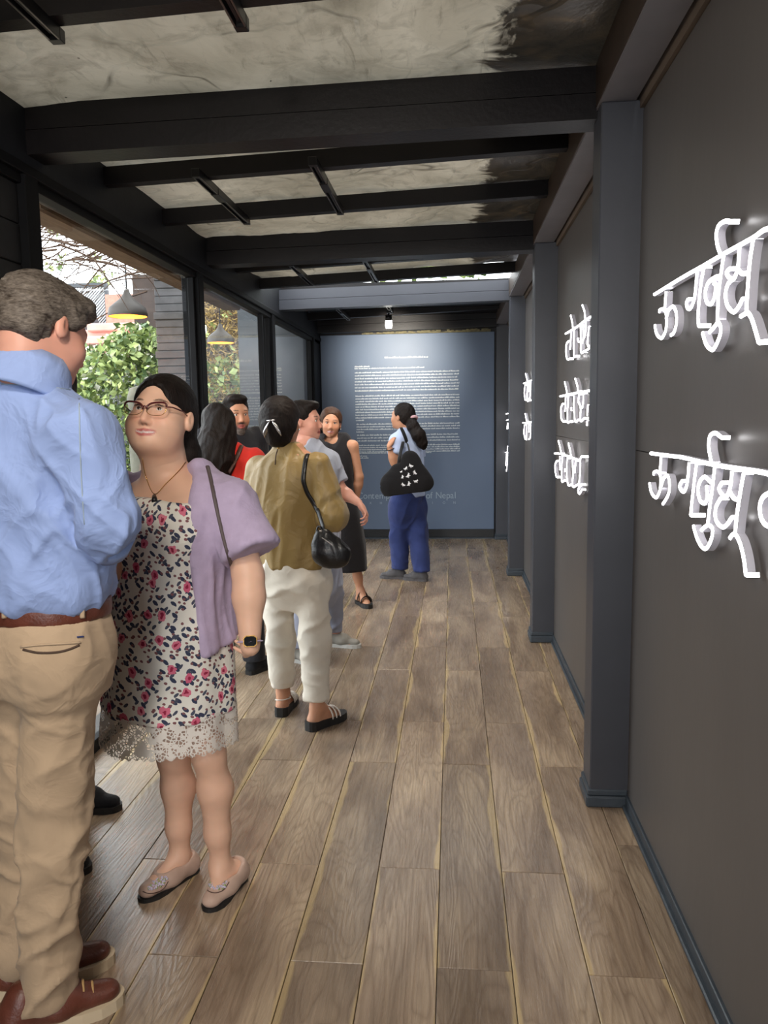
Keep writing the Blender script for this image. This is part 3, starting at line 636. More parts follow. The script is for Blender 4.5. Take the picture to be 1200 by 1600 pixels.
# bare twigs above, dry vine in the second bay
tw = empty('bare_climber', (-2.6, 6.2, 2.9)); tag(tw, 'tangle of bare brown climber twigs under the eave', 'climber'); m_ = MB(); rnd = random.Random(9)
for k in range(190):
    px, py = rnd.uniform(50, 250), 0; Yd = rnd.uniform(4.9, 6.4)
    py = 336+0.42*(px-50)+rnd.gauss(0, 24); p = at(px, py, Y=Yd); a_ = rnd.uniform(-0.5, 0.9); path = [p]; d = Vector((math.cos(a_)*rnd.choice((-1, 1)), rnd.uniform(-0.3, 0.3), math.sin(a_)*0.6)).normalized()
    for q in range(5): d = (d+Vector((rnd.gauss(0, 0.22), rnd.gauss(0, 0.2), rnd.gauss(-0.06, 0.2)))).normalized(); path.append(path[-1]+d*rnd.uniform(0.08, 0.16))
    if max(q.x for q in path) > -2.13 or max(q.y for q in path) > 6.36: continue
    m_.tube(path, 0.0055*rnd.uniform(0.5, 1.5), 4, r2=0.002)
o = put(m_.build('twigs', 'twig'), tw); o['kind'] = 'stuff'
vi = empty('dry_vine', (-3.2, 10.6, 0)); tag(vi, 'dry brown vine with few green leaves behind the second window', 'vine'); pts = []; pg = []
for k in range(5200):
    px = rnd.uniform(315, 400); py = rnd.uniform(455, 720)
    p = at(px, py, Y=10.6+rnd.uniform(-0.3, 0.4)); (pg if rnd.random() < (0.03 if py < 560 else 0.16) else pts).append(p)
leaves('dry_leaves', pts, 0.085, 'leaf_dry', vi, 6, 0.22); leaves('green_leaves', pg, 0.12, 'leaf_green', vi, 7, 0.7)
tr = empty('yard_tree', (-7.5, 19, 0)); tag(tr, 'pale green tree crown behind the twigs', 'tree'); pts = []
for k in range(3600):
    px = rnd.uniform(30, 300); py = 452-rnd.random()**2.2*110; p = at(px, py, Y=19+rnd.uniform(-1, 1.5))
    if math.sin(px*0.09)+math.sin(py*0.13+px*0.05) > rnd.uniform(0.3, 2.6): pts.append(p)
leaves('crown', pts, 0.15, 'leaf_green', tr, 8, 0.6)
put(MB().tube([(-7.5, 19, 0), (-7.3, 19, 3.2), (-7.0, 19, 4.6)], 0.16, 8, r2=0.06).build('trunk', 'twig'), tr)
# climbing leaves over the daylight slot
sl = empty('roof_creeper', (-0.6, 7.0, 2.95)); tag(sl, 'green creeper leaves on the clear roof slot', 'creeper')
leaves('foliage', [(rnd.uniform(XL, 0.3), rnd.uniform(7.1, 7.9), 2.86+rnd.random()**2*0.3) for k in range(420)], 0.09, 'leaf_green', sl, 12, 0.7)
# ------------------------------------------------------------------ figures: signed-distance modelling
from mathutils.bvhtree import BVHTree
V = lambda *a: np.array(a, dtype=np.float64)
def px(x, y, Y): return np.array(at(x, y, Y=Y))
def fwd(deg): a = math.radians(deg); return V(math.cos(a), math.sin(a), 0)
def rgt(deg): a = math.radians(deg); return V(math.sin(a), -math.cos(a), 0)
UPV = V(0, 0, 1)
def cone(a, b, ra, rb=None, k=0.02, flat=None, mode='u', cap=False):
    a = np.asarray(a, float); b = np.asarray(b, float); rb = ra if rb is None else rb; ab = b-a; L2 = max(ab@ab, 1e-9); r = max(ra, rb)
    def fn(X, Y, Z):
        x, y, z = X-a[0], Y-a[1], Z-a[2]
        t = np.clip((x*ab[0]+y*ab[1]+z*ab[2])/L2, 0, 1)
        ax_ = (x*ab[0]+y*ab[1]+z*ab[2])/math.sqrt(L2) if cap else None
        x, y, z = x-t*ab[0], y-t*ab[1], z-t*ab[2]; d2 = x*x+y*y+z*z; sc = 1.0
        if flat is not None:
            n, s = flat; q = x*n[0]+y*n[1]+z*n[2]; d2 = d2+q*q*(1/(s*s)-1); sc = min(1, s)
        d = (np.sqrt(d2)-(ra+(rb-ra)*t))*sc
        return np.maximum(d, ax_-math.sqrt(L2)) if cap else d
    return (fn, np.minimum(a, b)-r, np.maximum(a, b)+r, k, mode)
def chain(pts, rs, k=0.02, flat=None, mode='u'): return [cone(pts[i], pts[i+1], rs[i], rs[i+1], k, flat, mode) for i in range(len(pts)-1)]
def ell(c, r, R=None, k=0.02, mode='u'):
    c = np.asarray(c, float); r = np.asarray(r if np.ndim(r) else (r, r, r), float); R = np.eye(3) if R is None else R; m = r.max()
    def fn(X, Y, Z):
        x, y, z = X-c[0], Y-c[1], Z-c[2]
        q = [(x*R[0, i]+y*R[1, i]+z*R[2, i]) for i in range(3)]
        k0 = np.sqrt(sum((q[i]/r[i])**2 for i in range(3))); k1 = np.sqrt(sum((q[i]/r[i]**2)**2 for i in range(3)))
        return k0*(k0-1)/np.maximum(k1, 1e-6)
    return (fn, c-m, c+m, k, mode)
def dense(rows, n=6):
    A = np.array(rows, float); A = A[np.argsort(A[:, 0])]; B = np.vstack([2*A[0]-A[1], A, 2*A[-1]-A[-2]]); out = []
    for i in range(1, len(B)-2):
        for j in range(n):
            t = j/n; a, b, c, d = B[i-1:i+3]; out.append(0.5*(2*b+(c-a)*t+(2*a-5*b+4*c-d)*t*t+(3*b-a-3*c+d)*t**3))
    out.append(B[-2]); o = np.array(out); o[:, 0] = np.maximum.accumulate(o[:, 0]); return o
def loft(rows, hd, k=0.02, n=2.2, mode='u', fold=None):
    """stack of super-ellipses: rows (z, cx, cy, half width, half depth); hd = facing angle; fold(theta, z) -> relative radius change"""
    D = dense(rows); z0, z1 = D[0, 0], D[-1, 0]; R_, F_ = rgt(hd), fwd(hd)
    def fn(X, Y, Z):
        zz = Z[0, 0, :]; cx, cy, a, b = (np.interp(zz, D[:, 0], D[:, i])[None, None, :] for i in (1, 2, 3, 4))
        a = np.maximum(a, 0.004); b = np.maximum(b, 0.004)
        u = (X-cx)*R_[0]+(Y-cy)*R_[1]; v = (X-cx)*F_[0]+(Y-cy)*F_[1]
        q = (np.abs(u/a)**n+np.abs(v/b)**n)**(1/n)
        if fold is not None: q = q/(1+fold(np.arctan2(v/b, u/a), Z))
        d = (q-1)*np.minimum(a, b)
        return np.maximum(d, np.maximum(Z-z1, z0-Z))
    m = max(D[:, 3].max(), D[:, 4].max())*1.15
    lo = V(D[:, 1].min()-m, D[:, 2].min()-m, z0); hi = V(D[:, 1].max()+m, D[:, 2].max()+m, z1)
    return (fn, lo, hi, k, mode)
def prow(y, xl, xr, Y, b, w=1.0):
    L, R_ = px(xl, y, Y), px(xr, y, Y); c = (L+R_)/2; return (c[2], c[0], c[1], (R_[0]-L[0])/2*w, b)
def surface_nets(F, ax):
    ins = F < 0; nx, ny, nz = F.shape
    c = ins[:-1, :-1, :-1].astype(np.int8)
    tot = np.zeros_like(c)
    for i in (0, 1):
        for j in (0, 1):
            for k in (0, 1): tot += ins[i:nx-1+i, j:ny-1+j, k:nz-1+k]
    act = (tot > 0) & (tot < 8); idx = np.argwhere(act); n = len(idx)
    if n == 0: return np.zeros((0, 3)), np.zeros((0, 4), int)
    I, J, K = idx.T; cor = [(i, j, k) for i in (0, 1) for j in (0, 1) for k in (0, 1)]
    val = {q: F[I+q[0], J+q[1], K+q[2]] for q in cor}; acc = np.zeros((n, 3)); cnt = np.zeros(n)
    for q in cor:
        for d in range(3):
            if q[d]: continue
            r = list(q); r[d] = 1; r = tuple(r); a, b = val[q], val[r]; m = (a < 0) != (b < 0)
            t = np.where(m, a/np.where(a == b, 1, a-b), 0); p = np.array(q, float)[None, :].repeat(n, 0); p[:, d] = t
            acc[m] += p[m]; cnt[m] += 1
    loc = acc/cnt[:, None]; P = np.empty((n, 3))
    for d, a in enumerate(ax):
        ii = idx[:, d]; P[:, d] = a[ii]+loc[:, d]*(a[ii+1]-a[ii])
    num = -np.ones(act.shape, np.int64); num[I, J, K] = np.arange(n); faces = []
    for d in range(3):
        e1, e2 = [(1, 2), (2, 0), (0, 1)][d]
        sl0 = [slice(1, -1)]*3; sl0[d] = slice(0, F.shape[d]-1); sl1 = [slice(1, -1)]*3; sl1[d] = slice(1, F.shape[d])
        A, B = ins[tuple(sl0)], ins[tuple(sl1)]; ch = np.argwhere(A != B)
        if not len(ch): continue
        off = np.ones(3, int); off[d] = 0; g = ch+off; flip = A[tuple(ch.T)]
        def cell(a, b):
            h = g.copy(); h[:, e1] -= a; h[:, e2] -= b; return num[h[:, 0], h[:, 1], h[:, 2]]
        Q = np.stack([cell(1, 1), cell(0, 1), cell(0, 0), cell(1, 0)], 1); Q[~flip] = Q[~flip][:, ::-1]; faces.append(Q)
    Fq = np.concatenate(faces); Fq = Fq[(Fq >= 0).all(1)]
    return P, Fq
def sdf_mesh(prims, h, cuts=(), relax=1):
    pad = 0.012+2*h; lo = np.min([p[1] for p in prims if p[4] == 'u'], 0)-pad; hi = np.max([p[2] for p in prims if p[4] == 'u'], 0)+pad
    for c, n in cuts:                                  # axis cuts shrink the box
        for d in range(3):
            if n[d] > 0.95: hi[d] = min(hi[d], c[d]+0.06)
            if n[d] < -0.95: lo[d] = max(lo[d], c[d]-0.06)
    ax = [np.arange(lo[d], hi[d]+h, h) for d in range(3)]; F = np.full([len(a) for a in ax], 1.0)
    for fn, plo, phi, k, mode in prims:
        pd = k+2.5*h; s = []
        for d in range(3):
            i0 = np.searchsorted(ax[d], plo[d]-pd); i1 = np.searchsorted(ax[d], phi[d]+pd); s.append(slice(max(0, i0), max(0, i1)))
        if any(q.stop-q.start < 2 for q in s): continue
        X, Y, Z = ax[0][s[0], None, None], ax[1][None, s[1], None], ax[2][None, None, s[2]]
        G = F[tuple(s)]; D = np.broadcast_to(fn(X, Y, Z), G.shape); k = max(k, 1e-4)
        if mode == 'u':
            hh = np.maximum(k-np.abs(G-D), 0)/k; F[tuple(s)] = np.minimum(G, D)-hh*hh*k*0.25
        elif mode == 's':
            D = -D; hh = np.maximum(k-np.abs(G-D), 0)/k; F[tuple(s)] = np.maximum(G, D)+hh*hh*k*0.25
    X, Y, Z = ax[0][:, None, None], ax[1][None, :, None], ax[2][None, None, :]
    for c, n in cuts: F = np.maximum(F, (X-c[0])*n[0]+(Y-c[1])*n[1]+(Z-c[2])*n[2])
    P, Q = surface_nets(F, ax)
    for _ in range(relax): P = laplace(P, Q, 0.5)
    return P, Q
def laplace(P, Q, w):
    acc = np.zeros_like(P); cnt = np.zeros(len(P))
    for a, b in ((0, 1), (1, 2), (2, 3), (3, 0)):
        np.add.at(acc, Q[:, a], P[Q[:, b]]); np.add.at(cnt, Q[:, a], 1); np.add.at(acc, Q[:, b], P[Q[:, a]]); np.add.at(cnt, Q[:, b], 1)
    m = cnt > 0; out = P.copy(); out[m] = P[m]*(1-w)+w*acc[m]/cnt[m][:, None]; return out
def normals(P, Q):
    n = np.cross(P[Q[:, 2]]-P[Q[:, 0]], P[Q[:, 3]]-P[Q[:, 1]]); N = np.zeros_like(P)
    for i in range(4): np.add.at(N, Q[:, i], n)
    return N/np.maximum(np.linalg.norm(N, axis=1, keepdims=True), 1e-9)
def wrinkle(amp, fx, fz, seed=0, gate=1.5):
    r = np.random.RandomState(seed); ph = r.uniform(0, 6.28, 12); dirs = [V(math.cos(t), math.sin(t), 0) for t in r.uniform(0, 3.14, 4)]
    def fn(P):
        w = 0
        for i, d in enumerate(dirs):
            s = P@d; z = P[:, 2]; sg = 1 if i % 2 else -1
            arg = 6.283*(fx*s*(0.7+0.25*i)+sg*fz*z*(0.7+0.2*i))+1.6*np.sin(6.283*(0.5*fz*z+0.8*fx*(P@dirs[i-1]))+ph[i])+ph[i+4]
            g = np.clip(0.5+0.5*np.sin(6.283*gate*(s+0.7*z)+ph[i+8]), 0, 1)
            v = np.sin(arg); w = w+g*np.sign(v)*np.abs(v)**0.8
        return amp*w/2.2
    return fn
def vnoise(P, seed=0):
    I = np.floor(P).astype(np.int64); f = P-I; f = f*f*(3-2*f); out = 0
    for dx in (0, 1):
        for dy in (0, 1):
            for dz in (0, 1):
                h = ((I[:, 0]+dx)*374761393+(I[:, 1]+dy)*668265263+(I[:, 2]+dz)*1442695041+seed*97531) & 0xffffffff
                h = ((h ^ (h >> 13))*1274126177) & 0xffffffff; h = (h ^ (h >> 16)) & 0xffff
                out = out+(h/65535.0)*(f[:, 0] if dx else 1-f[:, 0])*(f[:, 1] if dy else 1-f[:, 1])*(f[:, 2] if dz else 1-f[:, 2])
    return out
def crease(amp, along, fa=2.5, fp=12.0, sharp=2.0, seed=0, where=None):
    """cloth folds: ridges running along a direction"""
    a = np.asarray(along, float); a = a/np.linalg.norm(a); h = V(1, 0, 0) if abs(a[0]) < 0.8 else V(0, 1, 0); b = np.cross(a, h); b /= np.linalg.norm(b); c = np.cross(a, b)
    def fn(P):
        q = np.stack([P@a*fa, P@b*fp, P@c*fp], 1); wv = vnoise(P*5.0, seed+5)-0.5; q[:, 1] += 1.3*wv; q[:, 2] += 1.3*(vnoise(P*5.0, seed+9)-0.5); r = 1-np.abs(2*vnoise(q, seed)-1); w = amp*(r**sharp-1/(1+sharp))
        return w if where is None else w*where(P)
    return fn
def np_mesh(name, P, Q, mats, origin, col=None, smooth=True):
    me = bpy.data.meshes.new(name); P = np.asarray(P)-np.asarray(origin); n, m = len(P), len(Q)
    me.vertices.add(n); me.vertices.foreach_set('co', P.astype(np.float32).ravel())
    me.loops.add(m*4); me.loops.foreach_set('vertex_index', Q.astype(np.int32).ravel())
    me.polygons.add(m); me.polygons.foreach_set('loop_start', np.arange(0, m*4, 4, dtype=np.int32)); me.polygons.foreach_set('loop_total', np.full(m, 4, np.int32))
    me.materials.append(MATS[mats]); me.update(calc_edges=True); me.validate()
    me.polygons.foreach_set('use_smooth', np.full(len(me.polygons), smooth))
    if col is not None:
        a = me.color_attributes.new('Col', 'FLOAT_COLOR', 'POINT'); a.data.foreach_set('color', np.hstack([col, np.ones((n, 1))]).astype(np.float32).ravel())
    return me
class Person:
    def __init__(s, label, x, y):
        s.root = empty('person', (x, y, 0)); s.o = V(x, y, 0); tag(s.root, label, 'person'); s.geo = {}
    def link(s, name, me, parent=None):
        ob = link_mesh(name, me); ob.parent = parent or s.root; return ob
    def part(s, name, prims, mat, h=0.009, cuts=(), wr=None, col=None, relax=1, parent=None):
        P, Q = sdf_mesh(prims, h, cuts, relax)
        if wr is not None:
            for w in (wr if isinstance(wr, list) else [wr]): P = P+normals(P, Q)*w(P)[:, None]
        s.geo[name] = (P, Q)
        return s.link(name, np_mesh(name, P, Q, mat, s.o, None if col is None else col(P)), parent)
    def body(s, groups, mat, col):
        Ps, Qs, n = [], [], 0
        for prims, h, cuts in groups:
            P, Q = sdf_mesh(prims, h, cuts); Ps.append(P); Qs.append(Q+n); n += len(P)
        P, Q = np.vstack(Ps), np.vstack(Qs); s.geo['body'] = (P, Q)
        return s.link('body', np_mesh('body', P, Q, mat, s.o, col(P)))
    def mb(s, name, b, mat, parent=None, smooth=True):
        b.v = [v-Vector(s.o) for v in b.v]; me = mesh_from(name, b.v, b.f, mat, smooth, b.mi if isinstance(mat, list) else None)
        bm = bmesh.new(); bm.from_mesh(me); bmesh.ops.recalc_face_normals(bm, faces=bm.faces); bm.to_mesh(me); bm.free()
        return s.link(name, me, parent)
    def bvh(s, *names):
        if not hasattr(s, '_b'): s._b = {}
        if names not in s._b:
            P, Q, n = [], [], 0
            for nm in names: p, q = s.geo[nm]; P.append(p); Q.append(q+n); n += len(p)
            s._b[names] = BVHTree.FromPolygons(np.vstack(P).tolist(), np.vstack(Q).tolist())
        return s._b[names]
    def on(s, names, pts, off=0.002, n=5):
        """points on a garment where the photograph shows them"""
        o = Vector((0, 0, CAMH)); out = []; t = s.bvh(*names)
        pp = smooth_path([Vector((*p, 0)) for p in pts], n)
        for p in pp:
            d = (FW+RT*((p.x-600)/FPX)-UP*((p.y-800)/FPX)).normalized(); hit = t.ray_cast(o, d)
            if hit[0] is not None: out.append(hit[0]-d*off)
        return out
    def strip(s, name, names, pts, r, mat, off=0.002, flat=None, n=5):
        q = s.on(names, pts, off, n)
        if len(q) > 1: return s.mb(name, MB().tube(q, r, 6, flat=flat), mat)
# ---- anatomy
def frame(hd, pitch=0, roll=0):
    f, r = fwd(hd), rgt(hd); p, q = math.radians(pitch), math.radians(roll)
    f2 = f*math.cos(p)+UPV*math.sin(p); u = np.cross(r, f2); r2 = r*math.cos(q)+u*math.sin(q); u2 = u*math.cos(q)-r*math.sin(q)
    return np.stack([r2, f2, u2], 1)
def head_prims(c, R, s=1.0, fat=0.0, male=False, detail=False, smile=0.0):
    L = lambda x, y, z: c+R@(V(x, y, z)*s); e = lambda p, r, k, mode='u': ell(L(*p), np.array(r)*s, R, k*s, mode)
    w = 1+fat
    P = [e((0, -0.012, 0.038), (0.075, 0.095, 0.087), 0.02), e((0, 0.026, -0.018), (0.062*w, 0.064, 0.085), 0.03),
         e((0, 0.032, -0.068), ((0.052 if male else 0.046)*w, 0.052, 0.036), 0.03), e((0, 0.070, -0.090), (0.020*w, 0.018, 0.016), 0.022),
         e((0.034, 0.060, -0.028), (0.028*w, 0.026, 0.027), 0.025), e((-0.034, 0.060, -0.028), (0.028*w, 0.026, 0.027), 0.025),
         cone(L(-0.034, 0.076, 0.026), L(0.034, 0.076, 0.026), (0.014 if male else 0.011)*s, None, 0.018*s)]
    P += [e((sx*0.031, 0.098, 0.007), (0.017, 0.014, 0.011), 0.014, 's') for sx in (1, -1)]
    P += [cone(L(0, 0.084, 0.014), L(0, 0.104, -0.030), 0.0075*s, 0.0115*s, 0.012*s), e((0.012, 0.093, -0.036), (0.008, 0.010, 0.007), 0.007), e((-0.012, 0.093, -0.036), (0.008, 0.010, 0.007), 0.007)]
    mw = 0.024+0.006*smile
    P += [cone(L(-mw, 0.076-0.004*smile, -0.060+0.006*smile), L(0, 0.0905, -0.057), 0.0045*s, 0.0066*s, 0.006*s), cone(L(mw, 0.076-0.004*smile, -0.060+0.006*smile), L(0, 0.0905, -0.057), 0.0045*s, 0.0066*s, 0.006*s),
          cone(L(-mw*0.8, 0.077, -0.067+0.002*smile), L(0, 0.088, -0.072), 0.0045*s, 0.0072*s, 0.006*s), cone(L(mw*0.8, 0.077, -0.067+0.002*smile), L(0, 0.088, -0.072), 0.0045*s, 0.0072*s, 0.006*s)]
    for sx in (1, -1):
        P += [e((sx*0.076*(1+fat*0.6), -0.008, -0.002), (0.010, 0.018, 0.030), 0.008), ell(L(sx*0.087*(1+fat*0.6), 0.001, 0.003), np.array((0.009, 0.0105, 0.018))*s, R, 0.004*s, 's')]
        # lids
        P += [cone(L(sx*0.017, 0.0865, 0.012), L(sx*0.031, 0.0885, 0.0190-0.0025*smile), 0.0030*s, 0.0034*s, 0.004*s), cone(L(sx*0.031, 0.0885, 0.0190-0.0025*smile), L(sx*0.047, 0.080, 0.011), 0.0034*s, 0.003*s, 0.004*s),
              cone(L(sx*0.018, 0.085, 0.003), L(sx*0.031, 0.0865, -0.0045+0.003*smile), 0.003*s, 0.0032*s, 0.004*s), cone(L(sx*0.031, 0.0865, -0.0045+0.003*smile), L(sx*0.046, 0.079, 0.004), 0.0032*s, 0.003*s, 0.004*s)]
    return P
def face_col(c, R, s, skin, lip, brow, beard=None, smile=0.0, blush=0.35, fat=0.0):
    skin, lip, brow = (np.array(srgb(*q)) for q in (skin, lip, brow))
    def fn(P):
        q = ((P-c)@R)/s; x, y, z = q.T; C = np.tile(skin, (len(P), 1))
        nz = 0.5+0.5*np.sin(60*P[:, 0]+3*np.sin(47*P[:, 2]))*np.sin(55*P[:, 1]+2*np.sin(60*P[:, 2])); C *= (0.97+0.06*nz)[:, None]
        def put_(m, col, a=1.0): C[:] = C*(1-m[:, None]*a)+np.asarray(col)*m[:, None]*a
        sm = lambda v, a, b: np.clip((v-a)/(b-a), 0, 1)
        front = sm(y, 0.03, 0.055)
        ear_ = np.exp(-(((np.abs(x)-0.080)/0.006)**2+((y-0.001)/0.009)**2+((z-0.002)/0.015)**2)); put_(ear_, skin*V(0.75, 0.5, 0.45), 0.6)
        bl = front*np.exp(-(((np.abs(x)-0.036)/0.022)**2+((z+0.024)/0.02)**2)); put_(bl, skin*V(1.08, 0.74, 0.68), blush)
        put_(front*np.exp(-((x/0.013)**2+((z+0.034)/0.012)**2)), skin*V(1.05, 0.8, 0.74), blush*0.8)
        mw = 0.028+0.006*smile; cz = -0.0645+0.006*smile*(x/mw)**2
        lm = front*sm(y, 0.066, 0.072)*sm(1-(x/mw)**2-((z-cz)/0.0125)**2, 0.0, 0.35); put_(lm, lip)
        gap = front*sm(y, 0.066, 0.072)*sm(1-(x/(mw*0.93))**2-((z-cz-0.0008)/(0.0020+0.0012*smile))**2, 0, 0.4); put_(gap, (0.70, 0.62, 0.58) if smile > 0.6 else lip*0.25)
        bz = 0.0325-((np.abs(x)-0.032)**2)*9
        put_(sm(y, 0.03, 0.05)*sm(1-((np.abs(x)-0.033)/0.021)**2-((z-bz)/0.0042)**2, 0, 0.5), brow, 0.85)
        put_(sm(y, 0.05, 0.07)*sm(1-((np.abs(x)-0.031)/0.017)**2-((z-0.0170+9*(np.abs(x)-0.031)**2)/0.0026)**2, 0, 0.5), brow*0.4, 0.9)   # lash line
        put_(sm(y, 0.085, 0.09)*np.exp(-(((np.abs(x)-0.006)/0.0035)**2+((z+0.0425)/0.0028)**2)), skin*0.25, 0.8)
        if beard is not None:
            bm = np.clip(sm(-z, 0.050, 0.066)*sm(y, -0.01, 0.03)+sm(y, 0.06, 0.07)*np.exp(-((x/0.03)**2+((z+0.047)/0.007)**2))*1.3, 0, 1)*(1-lm); put_(bm, np.array(srgb(*beard)), 0.88)
        return C
    return fn
def eyes(p, c, R, s, look=(0, 0), open_=1.0):
    for sx in (1, -1):
        o = c+R@(V(sx*0.031, 0.0745, 0.0065)*s); b = MB(); n, m = 14, 10; r = 0.0128*s
        d = V(look[0], 1, look[1]); d = d/np.linalg.norm(d); a = np.cross(d, V(0, 0, 1)); a /= np.linalg.norm(a); u = np.cross(a, d)
        prof = [0, 0.16, 0.32, 0.47, 0.5, 0.8, 1.2, 1.57, 2.2, 3.1]; vs = []
        for t in prof: vs += [o+R@((d*math.cos(t)+(a*math.cos(6.283*j/n)+u*math.sin(6.283*j/n))*math.sin(t))*r) for j in range(n)]
        for i in range(len(prof)-1):
            b.cur = 2 if i < 1 else (1 if i < 3 else 0)
            b.add([], [])
            for j in range(n): b.f.append((i*n+j, i*n+(j+1) % n, (i+1)*n+(j+1) % n, (i+1)*n+j)); b.mi.append(b.cur)
        b.v = [Vector(v) for v in vs]; p.mb('eye', b, ['eye_white', 'eye_iris', 'eye_pupil'])
def hand(w, d, n, side, s=1.0, curl=(0.35, 0.4, 0.45, 0.5), thumb=0.6, spread=0.06):
    """w wrist, d pointing direction, n the way the palm faces, side = +1 when thumb lies on cross(d,n)"""
    d = d/np.linalg.norm(d); n = n-(n@d)*d; n /= np.linalg.norm(n); t = np.cross(d, n)*side
    Rm = np.stack([t, d, n], 1); P = [cone(w, w+d*0.03*s, 0.026*s, 0.03*s, 0.02, (n, 0.7)), ell(w+d*0.055*s, np.array((0.040, 0.052, 0.0155))*s, Rm, 0.016*s)]
    for i, (tx, ln, r) in enumerate(((0.029, 0.073, 0.0082), (0.010, 0.081, 0.0085), (-0.009, 0.075, 0.008), (-0.027, 0.060, 0.0072))):
        p0 = w+(d*(0.094-0.006*abs(i-1.2))+t*tx)*s; a = 0.1; c_ = curl[i]; dd0 = d+t*spread*(1.3-i); dd0 /= np.linalg.norm(dd0); q = p0
        for j, (f, rr) in enumerate(((0.45, 1.0), (0.31, 0.93), (0.24, 0.85))):
            a += c_; dd = dd0*math.cos(a)+n*math.sin(a); q2 = q+dd*ln*f*s; P.append(cone(q, q2, r*rr*s, r*(rr-0.06)*s, 0.0035)); q = q2
    b = w+(d*0.028+t*0.028+n*0.004)*s; d1 = (t*0.75+d*0.65+n*0.25*thumb); d1 /= np.linalg.norm(d1); m = b+d1*0.042*s; d2 = (t*0.35+d*0.9+n*0.4*thumb); d2 /= np.linalg.norm(d2)
    P += [cone(b, m, 0.0125*s, 0.0098*s, 0.010), cone(m, m+d2*0.034*s, 0.0098*s, 0.0078*s, 0.004)]
    return P
def arm(sh, el, wr, f=1.0): return [cone(sh, el, 0.047*f, 0.037*f, 0.03)]+chain([el, el+(wr-el)*0.3, wr], [0.037*f, 0.039*f, 0.025*f], 0.025)
def leg(hip, kn, an, back, f=1.0):
    cf = kn+(an-kn)*0.32+back*0.012
    return [cone(hip, kn, 0.080*f, 0.052*f, 0.04)]+chain([kn, cf, kn+(an-kn)*0.7, an], [0.050*f, 0.055*f, 0.040*f, 0.033*f], 0.03)
def foot(an, heel, toe, f=1.0):
    d = toe-heel; d[2] = 0; d = d/np.linalg.norm(d); L = np.linalg.norm((toe-heel)[:2])
    h0 = V(heel[0], heel[1], 0)+d*0.035+UPV*0.042; b0 = V(heel[0], heel[1], 0)+d*L*0.70+UPV*0.030; t0 = V(toe[0], toe[1], 0)-d*0.022+UPV*0.021
    return [cone(an, h0, 0.033*f, 0.033*f, 0.02), cone(an+d*0.015, b0, 0.032*f, 0.026*f, 0.03), cone(h0, b0, 0.030*f, 0.030*f, 0.02), cone(b0, t0, 0.034*f, 0.020*f, 0.02, (UPV, 0.6))]
def torso(c, hd, H, sw, fat=1.0, female=False):
    k = H/1.7; x, y = c[0], c[1]; hb = 0.165 if not female else 0.172
    rows = [(0.86*k, x, y, 0.13, 0.10), (0.93*k, x, y, hb*fat, 0.115*fat), (1.05*k, x, y, (0.135 if female else 0.15)*fat, 0.10*fat), (1.20*k, x, y, 0.15*fat, 0.11*fat), (1.32*k, x, y, 0.155*fat, 0.105*fat), (1.40*k, x, y, sw*0.82, 0.075), (1.44*k, x, y, sw*0.45, 0.06), (1.47*k, x, y, 0.06, 0.055)]
    return [loft(rows, hd, 0.03)]
def shoe_sole(p, name, heel, toe, w, th, mat, z0=0.0, waist=0.8, parent=None, lift=0.0):
    d = toe-heel; L = np.linalg.norm(d[:2]); d = V(d[0], d[1], 0)/L; r = V(d[1], -d[0], 0); h0 = V(heel[0], heel[1], 0); prof = [(0, 0.35), (0.03, 0.62), (0.1, 0.8), (0.25, waist), (0.45, waist*1.02), (0.65, 1.0), (0.8, 0.98), (0.92, 0.72), (0.98, 0.4), (1.0, 0.12)]
    out = [h0+d*L*t+r*w*q for t, q in prof]+[h0+d*L*t-r*w*q for t, q in reversed(prof)]; b = MB(); n = len(out)
    lf = lambda v: lift*max(0, 1-((v-h0)@d)/(L*0.55))**1.0
    b.add([tuple(v+UPV*z0) for v in out]+[tuple(v+UPV*(z0+th+lf(v))) for v in out], [tuple(range(n-1, -1, -1)), tuple(range(n, 2*n))]+[(i, (i+1) % n, n+(i+1) % n, n+i) for i in range(n)])
    return p.mb(name, b, mat, parent, False)
def shoe_upper(heel, toe, an, w, ht=0.075, k=0.025, z0=0.02):
    d = toe-heel; L = np.linalg.norm(d[:2]); d = V(d[0], d[1], 0)/L; h0 = V(heel[0], heel[1], 0); at_ = lambda t, z: h0+d*L*t+UPV*z
    return [cone(at_(0.16, z0+0.022), at_(0.5, z0+0.020), w*0.86, w*0.88, k, (UPV, 0.9)), cone(at_(0.5, z0+0.018), at_(0.86, z0+0.012), w*0.95, w*0.70, k, (UPV, 0.72)), cone(at_(0.14, z0+0.02), at_(0.2, ht), w*0.80, w*0.78, k), cone(at_(0.22, ht), at_(0.55, z0+0.035), w*0.75, w*0.70, k)]
